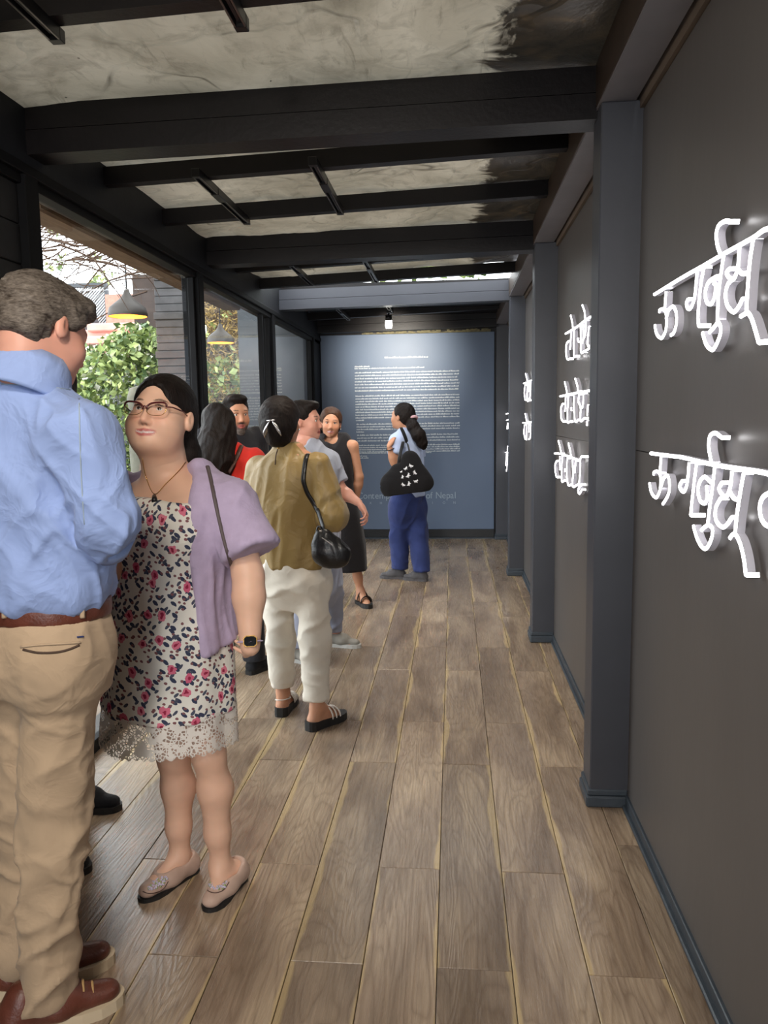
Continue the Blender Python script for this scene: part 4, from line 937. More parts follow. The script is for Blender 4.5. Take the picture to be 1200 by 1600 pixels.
# ---- skins and cloths
def mat_skin(name):
    m, t, b = base_mat(name, (0.6, 0.4, 0.3), 0.48, spec=0.35); a = t.new('ShaderNodeVertexColor'); a.layer_name = 'Col'
    n = t.noise(t.coord('Object'), 140, 3); t.link(a.outputs[0], b.inputs['Base Color']); t.link(t.bump(n, 0.06, 0.002), b.inputs['Normal'])
    b.inputs['Subsurface Weight'].default_value = 0.08; b.inputs['Subsurface Scale'].default_value = 0.01
mat_skin('skin')
def mat_cloth(name, color, rough=0.85, var=0.10, weave=900, bump=0.12, soft=7, sheen=0.1, crease=0.25, spec=0.25):
    m, t, b = base_mat(name, color, rough, spec=spec); v = t.coord('Object'); n = t.noise(v, soft, 4); dk = tuple(c*(1-var) for c in color); lt = tuple(min(1, c*(1+var)) for c in color)
    t.link(t.ramp(n, [(0.3, dk), (0.7, lt)]), b.inputs['Base Color']); h1 = t.noise(v, weave, 2); h2 = t.math('SUBTRACT', 1.0, t.math('ABSOLUTE', t.math('SUBTRACT', t.math('MULTIPLY', t.noise(v, 11, 3, 0.5, 0.9), 2.0), 1.0)))
    bp = t.new('ShaderNodeBump'); bp.inputs['Strength'].default_value = bump; bp.inputs['Distance'].default_value = 0.001; t.link(h1, bp.inputs['Height'])
    bq = t.new('ShaderNodeBump'); bq.inputs['Strength'].default_value = crease; bq.inputs['Distance'].default_value = 0.012; t.link(h2, bq.inputs['Height']); t.link(bq.outputs[0], bp.inputs['Normal']); t.link(bp.outputs[0], b.inputs['Normal'])
    b.inputs['Sheen Weight'].default_value = sheen; return m
def mat_hair(name, dark, light, rough=0.38, stretch=(1, 1, 0.16), amount=0.75):
    m, t, b = base_mat(name, dark, rough, spec=0.15); v = t.coord('Object', stretch); n = t.noise(v, 230, 3, 0.6, 0.3); n2 = t.noise(v, 45, 3, 0.6, 0.8)
    f = t.math('MULTIPLY', t.math('ADD', t.math('MULTIPLY', n, 0.6), t.math('MULTIPLY', n2, 0.4)), amount*1.3, clamp=True); t.link(t.mix(t.math('MULTIPLY', t.math('SUBTRACT', f, 0.3, clamp=True), 2.2, clamp=True), dark, light), b.inputs['Base Color'])
    t.link(t.bump(t.math('ADD', n, n2), 0.6, 0.004), b.inputs['Normal']); return m
mat_plain('eye_white', srgb(225, 220, 214), 0.2, var=0.03); mat_plain('eye_iris', srgb(52, 34, 24), 0.15, var=0.1); mat_plain('eye_pupil', srgb(8, 7, 7), 0.1, var=0.0)
mat_hair('hair_black', srgb(10, 8, 7), srgb(36, 26, 22), 0.55); mat_hair('hair_brown', srgb(34, 22, 17), srgb(96, 66, 48)); mat_hair('hair_grey', srgb(40, 32, 26), srgb(140, 130, 120), 0.5, (0.35, 0.35, 1), 0.70)
mat_plain('rubber_black', srgb(28, 27, 27), 0.6, var=0.1); mat_plain('sole_gum', srgb(196, 178, 150), 0.7, var=0.08); mat_plain('sole_white', srgb(200, 200, 196), 0.6, var=0.05)
mat_plain('leather_brown', srgb(96, 52, 40), 0.35, var=0.2, scale=30, bump=0.15, bscale=160); mat_plain('leather_black', srgb(20, 19, 20), 0.32, var=0.2, scale=20, bump=0.15, bscale=120); mat_plain('lace_tan', srgb(176, 140, 92), 0.8, var=0.1)
mat_plain('gold', srgb(205, 160, 90), 0.25, metal=0.9, var=0.05); mat_plain('silver', srgb(200, 198, 200), 0.25, metal=0.9, var=0.05)
# ------------------------------------------------------------------ cloths of the visitors
mat_cloth('shirt_blue', srgb(142, 162, 208), 0.75, 0.05, crease=0.5); mat_cloth('chino', srgb(178, 154, 127), 0.85, 0.07, crease=0.3)
mat_cloth('cardigan', srgb(176, 160, 186), 0.9, 0.06, weave=500, bump=0.3, soft=30); mat_cloth('olive_satin', srgb(142, 118, 70), 0.48, 0.06, spec=0.4, crease=0.3); mat_cloth('cream', srgb(214, 206, 192), 0.8, 0.04)
mat_cloth('grey_tee', srgb(172, 178, 194), 0.85, 0.06); mat_cloth('jean_pale', srgb(158, 164, 184), 0.85, 0.08); mat_cloth('black_cloth', srgb(30, 28, 31), 0.8, 0.15); mat_cloth('tee_blue', srgb(176, 190, 220), 0.85, 0.06)
mat_cloth('navy', srgb(44, 56, 104), 0.8, 0.12); mat_cloth('red_tee', srgb(196, 44, 34), 0.85, 0.08); mat_cloth('charcoal', srgb(34, 34, 38), 0.85, 0.12); mat_cloth('tote_black', srgb(20, 19, 21), 0.9, 0.12)
mat_cloth('shoe_grey', srgb(84, 82, 84), 0.85, 0.15); mat_cloth('shoe_stone', srgb(150, 146, 138), 0.85, 0.1); mat_cloth('shoe_black', srgb(24, 24, 27), 0.8, 0.15); mat_cloth('flat_beige', srgb(188, 160, 144), 0.6, 0.12, crease=0.3)
mat_plain('strap_brown', srgb(74, 48, 40), 0.45, var=0.15); mat_plain('strap_grey', srgb(84, 72, 72), 0.6, var=0.1); mat_plain('white_print', srgb(226, 226, 230), 0.7, var=0.04); mat_plain('sandal_white', srgb(222, 214, 204), 0.55, var=0.05); mat_plain('pink_tie', srgb(206, 164, 168), 0.8, var=0.1)
mat_plain('specs_red', srgb(84, 32, 34), 0.25, var=0.15); mat_plain('watch_face', srgb(14, 14, 16), 0.08, var=0.0); mat_plain('bead_green', srgb(150, 160, 110), 0.4, var=0.2, scale=200); mat_plain('bead_lilac', srgb(196, 186, 206), 0.3, var=0.2, scale=200); mat_plain('khaki_dark', srgb(74, 56, 44), 0.8, var=0.1)
mat_glass('specs_glass', (0.97, 0.97, 0.97), 1.0)
def floral():
    m, t, b = base_mat('floral', srgb(226, 222, 212), 0.85, spec=0.2); v = t.coord('Object', (1, 1, 1), (0, 0, 0), (0, 0, math.radians(25)))
    sep = t.new('ShaderNodeSeparateXYZ'); t.link(v, sep.inputs[0]); cm = t.new('ShaderNodeCombineXYZ'); t.link(t.math('MULTIPLY', t.math('ARCTAN2', sep.outputs[0], t.math('MULTIPLY', sep.outputs[1], -1.0)), 0.19), cm.inputs[0]); t.link(sep.outputs[2], cm.inputs[1])   # wrapped round the body
    nz = t.new('ShaderNodeTexNoise'); nz.inputs['Scale'].default_value = 55; t.link(cm.outputs[0], nz.inputs['Vector'])
    def layer(scale, rot, st, warp, thr, loc):
        m0 = t.new('ShaderNodeMapping'); m0.inputs['Rotation'].default_value = (0, 0, rot); mp = t.new('ShaderNodeMapping'); t.link(m0.outputs[0], mp.inputs[0]); mp.inputs['Scale'].default_value = st; mp.inputs['Location'].default_value = loc
        sc_ = t.new('ShaderNodeVectorMath', operation='SCALE'); sc_.inputs['Scale'].default_value = warp; t.link(nz.outputs['Color'], sc_.inputs[0]); ad = t.new('ShaderNodeVectorMath', operation='ADD'); t.link(cm.outputs[0], ad.inputs[0]); t.link(sc_.outputs[0], ad.inputs[1])
        t.link(ad.outputs[0], m0.inputs[0]); vo = t.new('ShaderNodeTexVoronoi', voronoi_dimensions='2D'); vo.inputs['Scale'].default_value = scale; vo.inputs['Randomness'].default_value = 0.85; t.link(mp.outputs[0], vo.inputs['Vector'])
        cs = t.new('ShaderNodeSeparateColor'); t.link(vo.outputs['Color'], cs.inputs[0]); return vo.outputs['Distance'], cs.outputs[0], cs.outputs[1]
    col = t.mix(t.math('MULTIPLY', t.noise(v, 9, 3), 0.25), srgb(232, 228, 218), srgb(196, 196, 190))
    for scale, rot, st, thr, gate, cc, loc in ((38, 0.6, (0.6, 1.2, 1), 0.27, 0.36, srgb(58, 64, 86), (0, 0, 0)), (42, -0.7, (0.6, 1.25, 1), 0.25, 0.5, srgb(76, 80, 96), (3, 1, 0)), (52, 0.2, (0.8, 1.2, 1), 0.24, 0.5, srgb(128, 86, 88), (7, 2, 0))):
        d, r1, r2 = layer(scale, rot, st, 0.006, thr, loc); col = t.mix(t.math('MULTIPLY', t.math('LESS_THAN', d, thr), t.math('GREATER_THAN', r1, gate)), col, cc)
    d, r1, r2 = layer(15.5, 0.3, (1, 1, 1), 0.022, 0.25, (1, 4, 0)); g = t.math('GREATER_THAN', r1, 0.36)
    col = t.mix(t.math('MULTIPLY', t.math('LESS_THAN', d, 0.23), g), col, t.mix(r2, srgb(206, 98, 126), srgb(222, 134, 150))); col = t.mix(t.math('MULTIPLY', t.math('LESS_THAN', d, 0.10), g), col, srgb(150, 42, 70))
    t.link(col, b.inputs['Base Color']); t.link(t.bump(t.noise(v, 40, 3), 0.25, 0.008), b.inputs['Normal'])
floral()
def lace():
    m, t, b = base_mat('lace_white', srgb(226, 220, 212), 0.85, spec=0.2); v = t.coord('Object'); vo = t.new('ShaderNodeTexVoronoi', feature='DISTANCE_TO_EDGE'); vo.inputs['Scale'].default_value = 95; t.link(v, vo.inputs['Vector'])
    net = t.math('LESS_THAN', vo.outputs['Distance'], 0.13); mot = t.math('GREATER_THAN', t.noise(v, 38, 2, 0.4), 0.54); t.link(t.math('ADD', t.math('MULTIPLY', t.math('MAXIMUM', net, mot), 0.72), 0.18), b.inputs['Alpha'])
lace()
SK = dict(light=(224, 180, 154), pink=(206, 150, 130), tan=(190, 138, 108), brown=(168, 116, 88))
# ================================================================== woman in the floral dress
def floral_woman():
    Y = 2.33; c0 = px(265, 1385, Y); p = Person('smiling woman in glasses, floral dress and lilac cardigan facing the blue shirted man', -0.845, 2.31); HB = 245; F, R = fwd(HB), rgt(HB)
    hc = px(252, 655, 2.33); HR = frame(266, 16, 3); s = 1.04; skin = SK['light']
    nb = px(266, 752, 2.36); shL, shR = px(362, 792, 2.28), px(178, 792, 2.45)
    elL, wrL = px(388, 900, 2.235), px(391, 1010, 2.18); elR, wrR = px(150, 900, 2.50), px(196, 905, 2.25)
    kR, kL = px(271, 1180, 2.33), px(326, 1178, 2.27); aR, aL = px(283, 1352, 2.345), px(346, 1358, 2.30); aR[2] = aL[2] = 0.075
    hR, hL = px(250, 1060, 2.38), px(312, 1060, 2.34)
    heelR, toeR = V(-0.872, 2.40, 0), V(-0.985, 2.205, 0); heelL, toeL = V(-0.702, 2.365, 0), V(-0.760, 2.17, 0)
    neck = [cone(hc+HR@V(0, -0.012, -0.05), nb, 0.062, 0.068, 0.03), cone(hc+HR@V(0, 0.02, -0.085), nb+F*0.03, 0.045, 0.055, 0.03)]
    tor = [loft([prow(1040, 185, 355, Y, 0.15), prow(960, 195, 345, Y, 0.14), prow(880, 195, 345, Y, 0.14), prow(820, 185, 352, Y, 0.14), prow(785, 180, 358, Y, 0.115), prow(760, 205, 335, Y, 0.085), prow(735, 236, 302, Y+0.02, 0.06)], HB, 0.04),
           cone(nb-UPV*0.02, shL, 0.055, 0.05, 0.05), cone(nb-UPV*0.02, shR, 0.055, 0.05, 0.05), ell(px(292, 830, 2.25), 0.068, None, 0.05), ell(px(225, 830, 2.28), 0.068, None, 0.05)]
    hd = head_prims(hc, HR, s, 0.22, smile=1.0)
    hd += [ell(hc+HR@V(0, 0.03, -0.092), (0.058, 0.05, 0.03), HR, 0.03), ell(hc+HR@V(0.05, 0.035, -0.045), (0.03, 0.04, 0.04), HR, 0.03), ell(hc+HR@V(-0.05, 0.035, -0.045), (0.03, 0.04, 0.04), HR, 0.03)]
    hdL = V(-0.22, 0.95, -0.3); hdR = V(0.1, -0.3, 0.9)
    groups = [(hd+neck+tor[1:3], 0.0042, [(nb-UPV*0.03, V(0, 0, -1))]),
              (tor+neck+arm(shL, elL, wrL, 1.18)+arm(shR, elR, wrR, 1.18)+leg(hR, kR, aR, -F, 0.95)+leg(hL, kL, aL, -F, 0.95)+foot(aR, heelR, toeR, 0.84)+foot(aL, heelL, toeL, 0.84), 0.008, []),
              (hand(wrL, hdL, V(-0.5, -0.2, 0.4), 1, 0.95), 0.0045, []), (hand(wrR, hdR, V(0.9, -0.3, 0), 1, 0.95), 0.0045, [])]
    p.body(groups, 'skin', face_col(hc, HR, s, skin, (186, 104, 98), (58, 40, 34), smile=1.0, blush=0.5))
    eyes(p, hc, HR, s, (-0.15, 0.2))
    L = lambda x, y, z: hc+HR@(V(x, y, z)*s)
    hair = [ell(L(0, -0.022, 0.045), (0.090, 0.117, 0.099), HR, 0.02), ell(L(0, -0.06, -0.01), (0.085, 0.07, 0.09), HR, 0.03), ell(L(-0.05, -0.09, -0.085), (0.05, 0.045, 0.055), HR, 0.03), ell(L(-0.035, -0.10, -0.13), (0.045, 0.04, 0.05), HR, 0.03),
            ell(L(0.004, 0.112, -0.002), (0.062, 0.086, 0.096), HR, 0.012, 's'), ell(L(0, 0.105, -0.055), (0.088, 0.075, 0.07), HR, 0.02, 's'), ell(L(0.115, 0.012, -0.03), (0.05, 0.045, 0.06), HR, 0.015, 's'), ell(L(-0.115, 0.012, -0.03), (0.05, 0.045, 0.06), HR, 0.015, 's')]
    p.part('hair', hair, 'hair_black', 0.005, wr=crease(0.003, (0.3, 0.5, -0.6), 6, 60, 1.4, 3))
    # dress, lace hem
    rows = [prow(1100, 160, 372, Y, 0.185), prow(1050, 166, 370, Y, 0.178), prow(1000, 170, 364, Y, 0.172), prow(930, 176, 356, Y, 0.165), prow(880, 182, 350, Y, 0.158), prow(835, 178, 354, Y, 0.165), prow(800, 180, 354, Y, 0.15), prow(775, 186, 350, Y, 0.13)]
    fold = lambda th, z: 0.018*np.sin(9*th+2*np.sin(3*z))*np.clip((1.15-z)/0.5, 0, 1)
    top = px(262, 792, 2.16)
    p.part('dress', [loft(rows, HB, 0.02, 2.15, fold=fold), ell(px(292, 832, 2.245), 0.080, None, 0.05), ell(px(222, 832, 2.27), 0.080, None, 0.05)], 'floral', 0.008, [(top, (UPV*0.95+F*0.05-R*0.12)/1.0)], [crease(0.007, (0.25, 0, 1), 2.5, 10, 1.6, 2), crease(0.006, (1, 0, 0.5), 4, 14, 2, 5, lambda P: np.clip((P[:, 2]-1.12)/0.08, 0, 1))])
    st = MB().tube(p.on(('dress', 'body'), [(338, 786), (341, 768), (345, 748)], 0.004), 0.010, 6, flat=0.3); p.mb('dress_strap', st, 'floral')
    lr = [prow(1148, 158, 374, Y, 0.19), prow(1115, 161, 372, Y, 0.186), prow(1090, 163, 371, Y, 0.182)]
    P, Q = sdf_mesh([loft(lr, HB, 0.01, 2.15, fold=lambda th, z: 0.022*np.sin(9*th+1)), ], 0.007); keepv = np.ones(len(P), bool)
    N = normals(P, Q); zmin, zmax = P[:, 2].min(), P[:, 2].max(); cen = V(*lr[1][1:3]); th = np.arctan2(P[:, 1]-cen[1], P[:, 0]-cen[0]); low = (P[:, 2] < zmin+0.03)
    P[:, 2] -= np.clip((zmin+0.05-P[:, 2])/0.05, 0, 1)*(0.010*np.abs(np.sin(22*th))+0.012*np.sin(2*th+0.5))
    q = Q[np.abs(N[Q].mean(1)[:, 2]) < 0.75]; p.link('lace_hem', np_mesh('lace_hem', P, q, 'lace_white', p.o))
    # cardigan: shell open at the front
    cr = [prow(1075, 160, 392, 2.36, 0.20), prow(1000, 164, 380, 2.36, 0.21), prow(930, 168, 372, 2.36, 0.21), prow(870, 166, 374, 2.36, 0.21), prow(820, 160, 380, 2.36, 0.205), prow(785, 162, 384, 2.36, 0.145), prow(755, 185, 362, 2.36, 0.105), prow(728, 228, 318, 2.37, 0.075)]
    slvL = px(398, 862, 2.25); slvR = px(148, 860, 2.48); ce_ = (V(*cr[3][1:3], 0)+V(*cr[4][1:3], 0))/2
    car = [loft(cr, HB, 0.02, 2.1, fold=lambda th, z: 0.02*np.sin(11*th+3*np.sin(2.5*z)))]+[cone(px(312, 752, 2.33), px(368, 792, 2.29), 0.052, 0.068, 0.05), cone(px(366, 795, 2.28), px(393, 864, 2.225), 0.070, 0.088, 0.04, (F, 0.95), 'u', True), cone(px(190, 765, 2.44), slvR, 0.055, 0.075, 0.05)]
    inner = [(z, x, y, a-0.010, b-0.010) for z, x, y, a, b in cr]; inner[0] = (cr[0][0]-0.1, *inner[0][1:])
    # opening: everything in front between the two edges
    e1 = px(304, 900, 2.14); e0 = px(176, 900, 2.2)
    vn = V(-e1[1], e1[0], 0)/np.hypot(e1[0], e1[1])
    def opening(X, Yy, Z):
        z = Z; u = X*vn[0]+Yy*vn[1]+0*Z; v = (X-ce_[0])*F[0]+(Yy-ce_[1])*F[1]+0*Z; w = 0.265
        u = u+0.006*np.sin(9*z)
        return np.maximum(np.maximum(-u, u-w), 0.02-v)
    zc_ = cr[0][0]; op = (opening, V(ce_[0]-0.5, ce_[1]-0.5, zc_-0.1), V(ce_[0]+0.5, ce_[1]+0.5, 1.60), 0.004, 's')
    hem = px(340, 1036, 2.15)
    elb = px(400, 858, 2.25)
    car += [op, ell(px(255, 742, 2.22), (0.085, 0.12, 0.10), None, 0.02, 's')]
    ob = p.part('cardigan', car, 'cardigan', 0.0075, [(hem, (-UPV-F*0.20)), ], [crease(0.014, (0.05, 0, 1), 1.3, 14, 1.5, 11), crease(0.006, (0.3, 0, 1), 2.5, 26, 1.6, 12)])
    # feet
    for nm, h_, t_, a_ in (('R', heelR, toeR, aR), ('L', heelL, toeL, aL)):
        d = (t_-h_)/np.linalg.norm(t_-h_); cutp = h_+d*0.125+UPV*0.048
        o = p.part('shoe', shoe_upper(h_, t_, a_, 0.044, 0.052, z0=0.014)+[ell(h_+d*0.075+UPV*0.088, (0.034, 0.034, 0.050), np.stack([rgt(math.degrees(math.atan2(d[1], d[0]))), d, UPV], 1)@np.diag([1.0, 1.0, 1.0]), 0.012, 's'), cone(h_+d*0.05+UPV*0.09, h_+d*0.128+UPV*0.088, 0.034, 0.035, 0.01, None, 's')], 'flat_beige', 0.0045)
        shoe_sole(p, 'sole', h_-d*0.003, t_+d*0.003, 0.040, 0.012, 'rubber_black', parent=o)
        p.geo['shoe'+nm] = p.geo['shoe']; tb = MB(); rnd = random.Random(3); bx, by, ra_, rb_ = (246, 1380, 15, 9) if nm == 'R' else (340, 1380, 15, 10)
        for k in range(70):
            a_, q_ = rnd.uniform(0, 6.28), math.sqrt(rnd.random()); X_ = bx+ra_*q_*math.cos(a_)-(0.25*ra_*q_*math.sin(a_) if nm == 'R' else 0); Y_ = by+rb_*q_*math.sin(a_)-(0.35*ra_*q_*math.cos(a_) if nm == 'R' else 0); hit = p.on(('shoe'+nm,), [(X_, Y_), (X_+0.01, Y_)], 0.0005, 1)
            if not hit: continue
            v = hit[0]; tb.cur = rnd.choice((0, 1, 1)); tb.lathe(v, [(0, 0.003), (0.0035, 0.0015), (0.004, -0.002), (0, -0.004)], 6)
        q = p.mb('bead_patch', tb, ['bead_green', 'bead_lilac'], o); q['kind'] = 'stuff'
        rim = p.on(('shoe'+nm,), [(223, 1393), (233, 1396), (246, 1394), (256, 1388), (263, 1377)] if nm == 'R' else [(321, 1387), (327, 1393), (338, 1395), (350, 1390), (358, 1378)], 0.0005)
        if len(rim) > 2: p.mb('apron_seam', MB().tube(rim, 0.0016, 5), 'strap_brown', o)
    # glasses
    fr = MB()
    def ring(sx):
        g_ = lambda v: math.copysign(abs(v)**0.75, v)
        return [L(sx*(0.0345+0.0285*g_(math.cos(a))), 0.109-0.30*(0.0345+0.0285*g_(math.cos(a)))**1.0*0.22, 0.004+(0.0155 if math.sin(a) > 0 else 0.0225)*g_(math.sin(a))+0.0045*math.cos(a)*(1 if math.sin(a) >= 0 else max(0, 1+1.5*math.sin(a)))) for a in [2*math.pi*k/28 for k in range(29)]]
    tops = MB(); lows = MB(); lens = MB()
    for sx in (1, -1):
        rg = ring(sx); tops.tube([Vector(v) for v in rg[0:15]], 0.0030, 6); lows.tube([Vector(v) for v in rg[14:29]], 0.0010, 5)
        o_ = len(lens.v); lens.v += [Vector(v) for v in rg[:28]]; lens.f.append(tuple(range(o_, o_+28))); lens.mi.append(0)
        a, b2 = rg[0], L(sx*0.082, 0.0, 0.010); tops.tube([Vector(a), Vector(L(sx*0.074, 0.088, 0.012)), Vector(L(sx*0.085, 0.04, 0.014)), Vector(b2)], 0.0022, 6)
    tops.tube([Vector(ring(1)[13]), Vector(L(0, 0.110, 0.008)), Vector(ring(-1)[13])], 0.0022, 6)
    g = p.mb('glasses', tops, 'specs_red'); p.mb('rim', lows, 'gold', g); p.mb('lens', lens, 'specs_glass', g, False)
    # necklace, watch
    nk = p.on(('body', 'dress'), [(222, 716), (228, 745), (241, 772), (258, 757), (280, 735), (290, 722)], 0.003); p.mb('necklace', MB().tube(nk, 0.0012, 5), 'gold')
    q = p.on(('body', 'dress'), [(241, 775), (241.5, 783)], 0.006); p.mb('pendant', MB().tube(q, [0.006, 0.009, 0.007, 0.006, 0.005, 0.004][:len(q)], 8), 'kick_black')
    d = (wrL-elL); d /= np.linalg.norm(d); wc = wrL-d*0.015; tocam = V(0, 0, CAMH)-wc; tocam -= (tocam@d)*d; tocam /= np.linalg.norm(tocam); sd = np.cross(d, tocam)
    bnd = MB(); bnd.tube([Vector(wc+0.031*(tocam*math.cos(a)+sd*math.sin(a))) for a in [k*0.35 for k in range(19)]], 0.009, 6, flat=0.3); wt = p.mb('watch', bnd, 'cardigan')
    b = MB(); f0 = wc+tocam*0.036
    for off, sz, m_ in ((0, 0.0, 0), (0.003, -0.0025, 1)):
        b.cur = m_; o_ = [f0+tocam*off+sd*x*(0.020+sz)+d*y*(0.0165+sz) for x, y in ((-1, -0.6), (-0.6, -1), (0.6, -1), (1, -0.6), (1, 0.6), (0.6, 1), (-0.6, 1), (-1, 0.6))]
        n = 8; b.add([tuple(v-tocam*0.006) for v in o_]+[tuple(v) for v in o_], [tuple(range(7, -1, -1)), tuple(range(8, 16))]+[(i, (i+1) % n, n+(i+1) % n, n+i) for i in range(n)])
    p.mb('watch_case', b, ['gold', 'watch_face'], wt, False)
    p.strip('bag_strap', ('cardigan',), [(324, 728), (330, 752), (340, 800), (352, 850), (368, 905), (376, 925)], 0.006, 'strap_grey', 0.003, 0.4)
    return p
# ================================================================== man in the blue shirt
def blue_man():
    p = Person('tall man in a light blue shirt and beige chinos seen from behind', -1.0, 1.78); HB = 74; F, R = fwd(HB), rgt(HB); C = V(-1.005, 1.78, 0); sa, sb = 0.95, 0.88; skin = SK['pink']
    hc = px(68, 524, 1.80); HR = frame(62, -20, 10); s = 1.0
    nb = px(45, 600, 1.76); z = lambda y: px(45, y, 1.78)[2]
    shR = px(128, 682, 1.69); shL = px(-78, 655, 1.88); elR = px(174, 818, 1.68); wrR = px(150, 905, 1.93); elL = px(-120, 830, 1.90); wrL = px(20, 880, 2.08)
    hipR, hipL = V(-0.935, 1.745, 0.95), V(-1.085, 1.81, 0.95); knR, knL = px(84, 1290, 1.735), V(-1.10, 1.83, 0.52); anR, anL = V(-1.02, 1.705, 0.09), V(-1.155, 1.83, 0.09)
    hR, tR = V(-1.12, 1.655, 0), V(-0.865, 1.80, 0); hL, tL = V(-1.215, 1.79, 0), V(-0.955, 1.945, 0)
    neck = [cone(hc+HR@V(0, -0.03, -0.05), nb, 0.056, 0.062, 0.03), cone(hc+HR@V(0, -0.055, -0.02), nb-F*0.02, 0.048, 0.056, 0.03)]
    tor = torso(C, HB, 1.84, 0.20, 1.05)+[cone(nb-UPV*0.04, shR, 0.055, 0.055, 0.05), cone(nb-UPV*0.04, shL, 0.055, 0.055, 0.05)]
    bd = tor+neck+arm(shR, elR, wrR, 1.05)+arm(shL, elL, wrL, 1.05)+leg(hipR, knR, anR, -F, 0.82)+leg(hipL, knL, anL, -F, 0.82)+foot(anR, hR, tR, 0.85)+foot(anL, hL, tL, 0.85)
    p.body([(head_prims(hc, HR, s, 0.06, True)+neck, 0.005, [(nb-UPV*0.02, V(0, 0, -1))]), (bd, 0.011, []), (hand(wrR, F+V(-0.3, 0.3, 0.1), -R*0.8+V(0, 0, 0.4), -1, 1.05), 0.005, []), (hand(wrL, F*0.6+R*0.6, -UPV, -1, 1.05), 0.005, [])], 'skin', face_col(hc, HR, s, skin, (176, 104, 96), (90, 76, 64), blush=0.6))
    eyes(p, hc, HR, s)
    L = lambda x, y, z: hc+HR@(V(x, y, z)*s)
    p.part('hair', [ell(L(0, -0.020, 0.050), (0.087, 0.107, 0.092), HR, 0.02), ell(L(0, -0.062, 0.004), (0.082, 0.060, 0.080), HR, 0.03), ell(L(0.02, 0.055, 0.088), (0.055, 0.05, 0.036), HR, 0.03), ell(L(0.068, 0.03, 0.045), (0.016, 0.028, 0.035), HR, 0.012),
                    ell(L(0, 0.118, -0.01), (0.095, 0.085, 0.088), HR, 0.012, 's'), ell(L(0.105, -0.006, -0.038), (0.045, 0.040, 0.052), HR, 0.010, 's'), ell(L(-0.105, -0.006, -0.038), (0.045, 0.040, 0.052), HR, 0.010, 's'), ell(L(0, -0.10, -0.085), (0.09, 0.07, 0.05), HR, 0.015, 's')], 'hair_grey', 0.005, wr=[crease(0.006, (0.9, 0.3, -0.25), 7, 38, 1.5, 3), crease(0.003, (0.9, 0.2, -0.35), 12, 80, 1.3, 4)])
    x, y = C[0], C[1]
    rows = [(z(938), x, y, 0.172, 0.134), (z(930), x, y, 0.182, 0.145), (z(910), x, y, 0.190, 0.150), (z(860), x, y, 0.190, 0.148), (z(790), x, y, 0.190, 0.146), (z(720), x, y, 0.196, 0.140), (z(670), x, y, 0.190, 0.118), (z(635), x, y, 0.15, 0.095), (z(605), x, y, 0.100, 0.088), (z(580), x, y, 0.080, 0.082), (z(562), x, y, 0.076, 0.080)]
    rows = [(q[0], q[1], q[2], q[3]*sa, q[4]*sb) for q in rows]; f1 = elR+(wrR-elR)*0.22; f2 = elL+(wrL-elL)*0.3
    slv = [cone(nb-UPV*0.055, shR, 0.056, 0.062, 0.05), cone(shR, elR, 0.064, 0.056, 0.05), cone(elR, f1, 0.056, 0.054, 0.03, None, 'u', True), cone(nb-UPV*0.055, shL, 0.062, 0.066, 0.06), cone(shL, elL, 0.070, 0.062, 0.05), cone(elL, f2, 0.060, 0.055, 0.03)]
    p.part('shirt', [loft(rows, HB, 0.02, 2.2, fold=lambda th, zz: 0.016*np.sin(8*th+2.5*np.sin(3*zz))*np.clip((1.5-zz)/0.4, 0, 1))]+slv, 'shirt_blue', 0.0066, wr=[crease(0.013, (0.15, 0, 1), 1.6, 10, 2.2, 21), crease(0.013, (0.7, -0.3, 0.6), 2.8, 14, 2.8, 22, lambda P: np.clip((1.44-P[:, 2])/0.15, 0.15, 1)), crease(0.008, (0.6, 0, -0.7), 3.5, 20, 2.6, 23)])
    # rolled cuff, collar, seams
    cf = MB(); dd = Vector(f1-elR).normalized(); cf.tube([Vector(f1)-dd*0.012, Vector(f1)+dd*0.035], [0.060, 0.058], 18); p.mb('rolled_cuff', cf, 'shirt_blue')
    nd = hc+HR@V(0, -0.03, -0.06)-nb; nd = nd/np.linalg.norm(nd); n_ = UPV*0.9+F*0.38+R*0.1; n_ /= np.linalg.norm(n_); cc = nb+UPV*0.034+F*0.010
    a1 = np.cross(n_, F); a1 /= np.linalg.norm(a1); a2 = np.cross(n_, a1); col_ = MB(); nn = 28
    ringp = lambda r, h: [cc+n_*h+r*(a1*math.cos(6.283*k/nn)+a2*math.sin(6.283*k/nn)*0.95) for k in range(nn)]
    rs = [(0.074, -0.04), (0.076, 0.012), (0.073, 0.030), (0.079, 0.033), (0.092, 0.008), (0.113, -0.062), (0.108, -0.070), (0.080, -0.06)]; vs = []
    for r, h in rs: vs += ringp(r, h)
    col_.add([tuple(v) for v in vs], [(i*nn+j, i*nn+(j+1) % nn, (i+1)*nn+(j+1) % nn, (i+1)*nn+j) for i in range(len(rs)-1) for j in range(nn)]); p.mb('collar', col_, 'shirt_blue')
    p.strip('yoke_seam', ('shirt',), [(2, 600), (40, 602), (80, 605), (118, 610)], 0.0014, 'ink_grey', 0.0003)
    p.strip('armhole_seam', ('shirt',), [(122, 600), (124, 640), (125, 690), (128, 760), (132, 820)], 0.0016, 'ink_grey', 0.0003)
    # chinos
    rt = [(0.86, x, y, 0.17, 0.13), (0.95, x, y, 0.188, 0.148), (1.02, x, y, 0.184, 0.146), (z(958), x, y, 0.176, 0.140)]
    rt = [(q[0], q[1], q[2], q[3]*sa, q[4]*sb) for q in rt]
    lg = lambda h_, k_, a_: [cone(h_, k_, 0.090, 0.072, 0.05), cone(k_, a_+UPV*0.0, 0.071, 0.060, 0.03)]
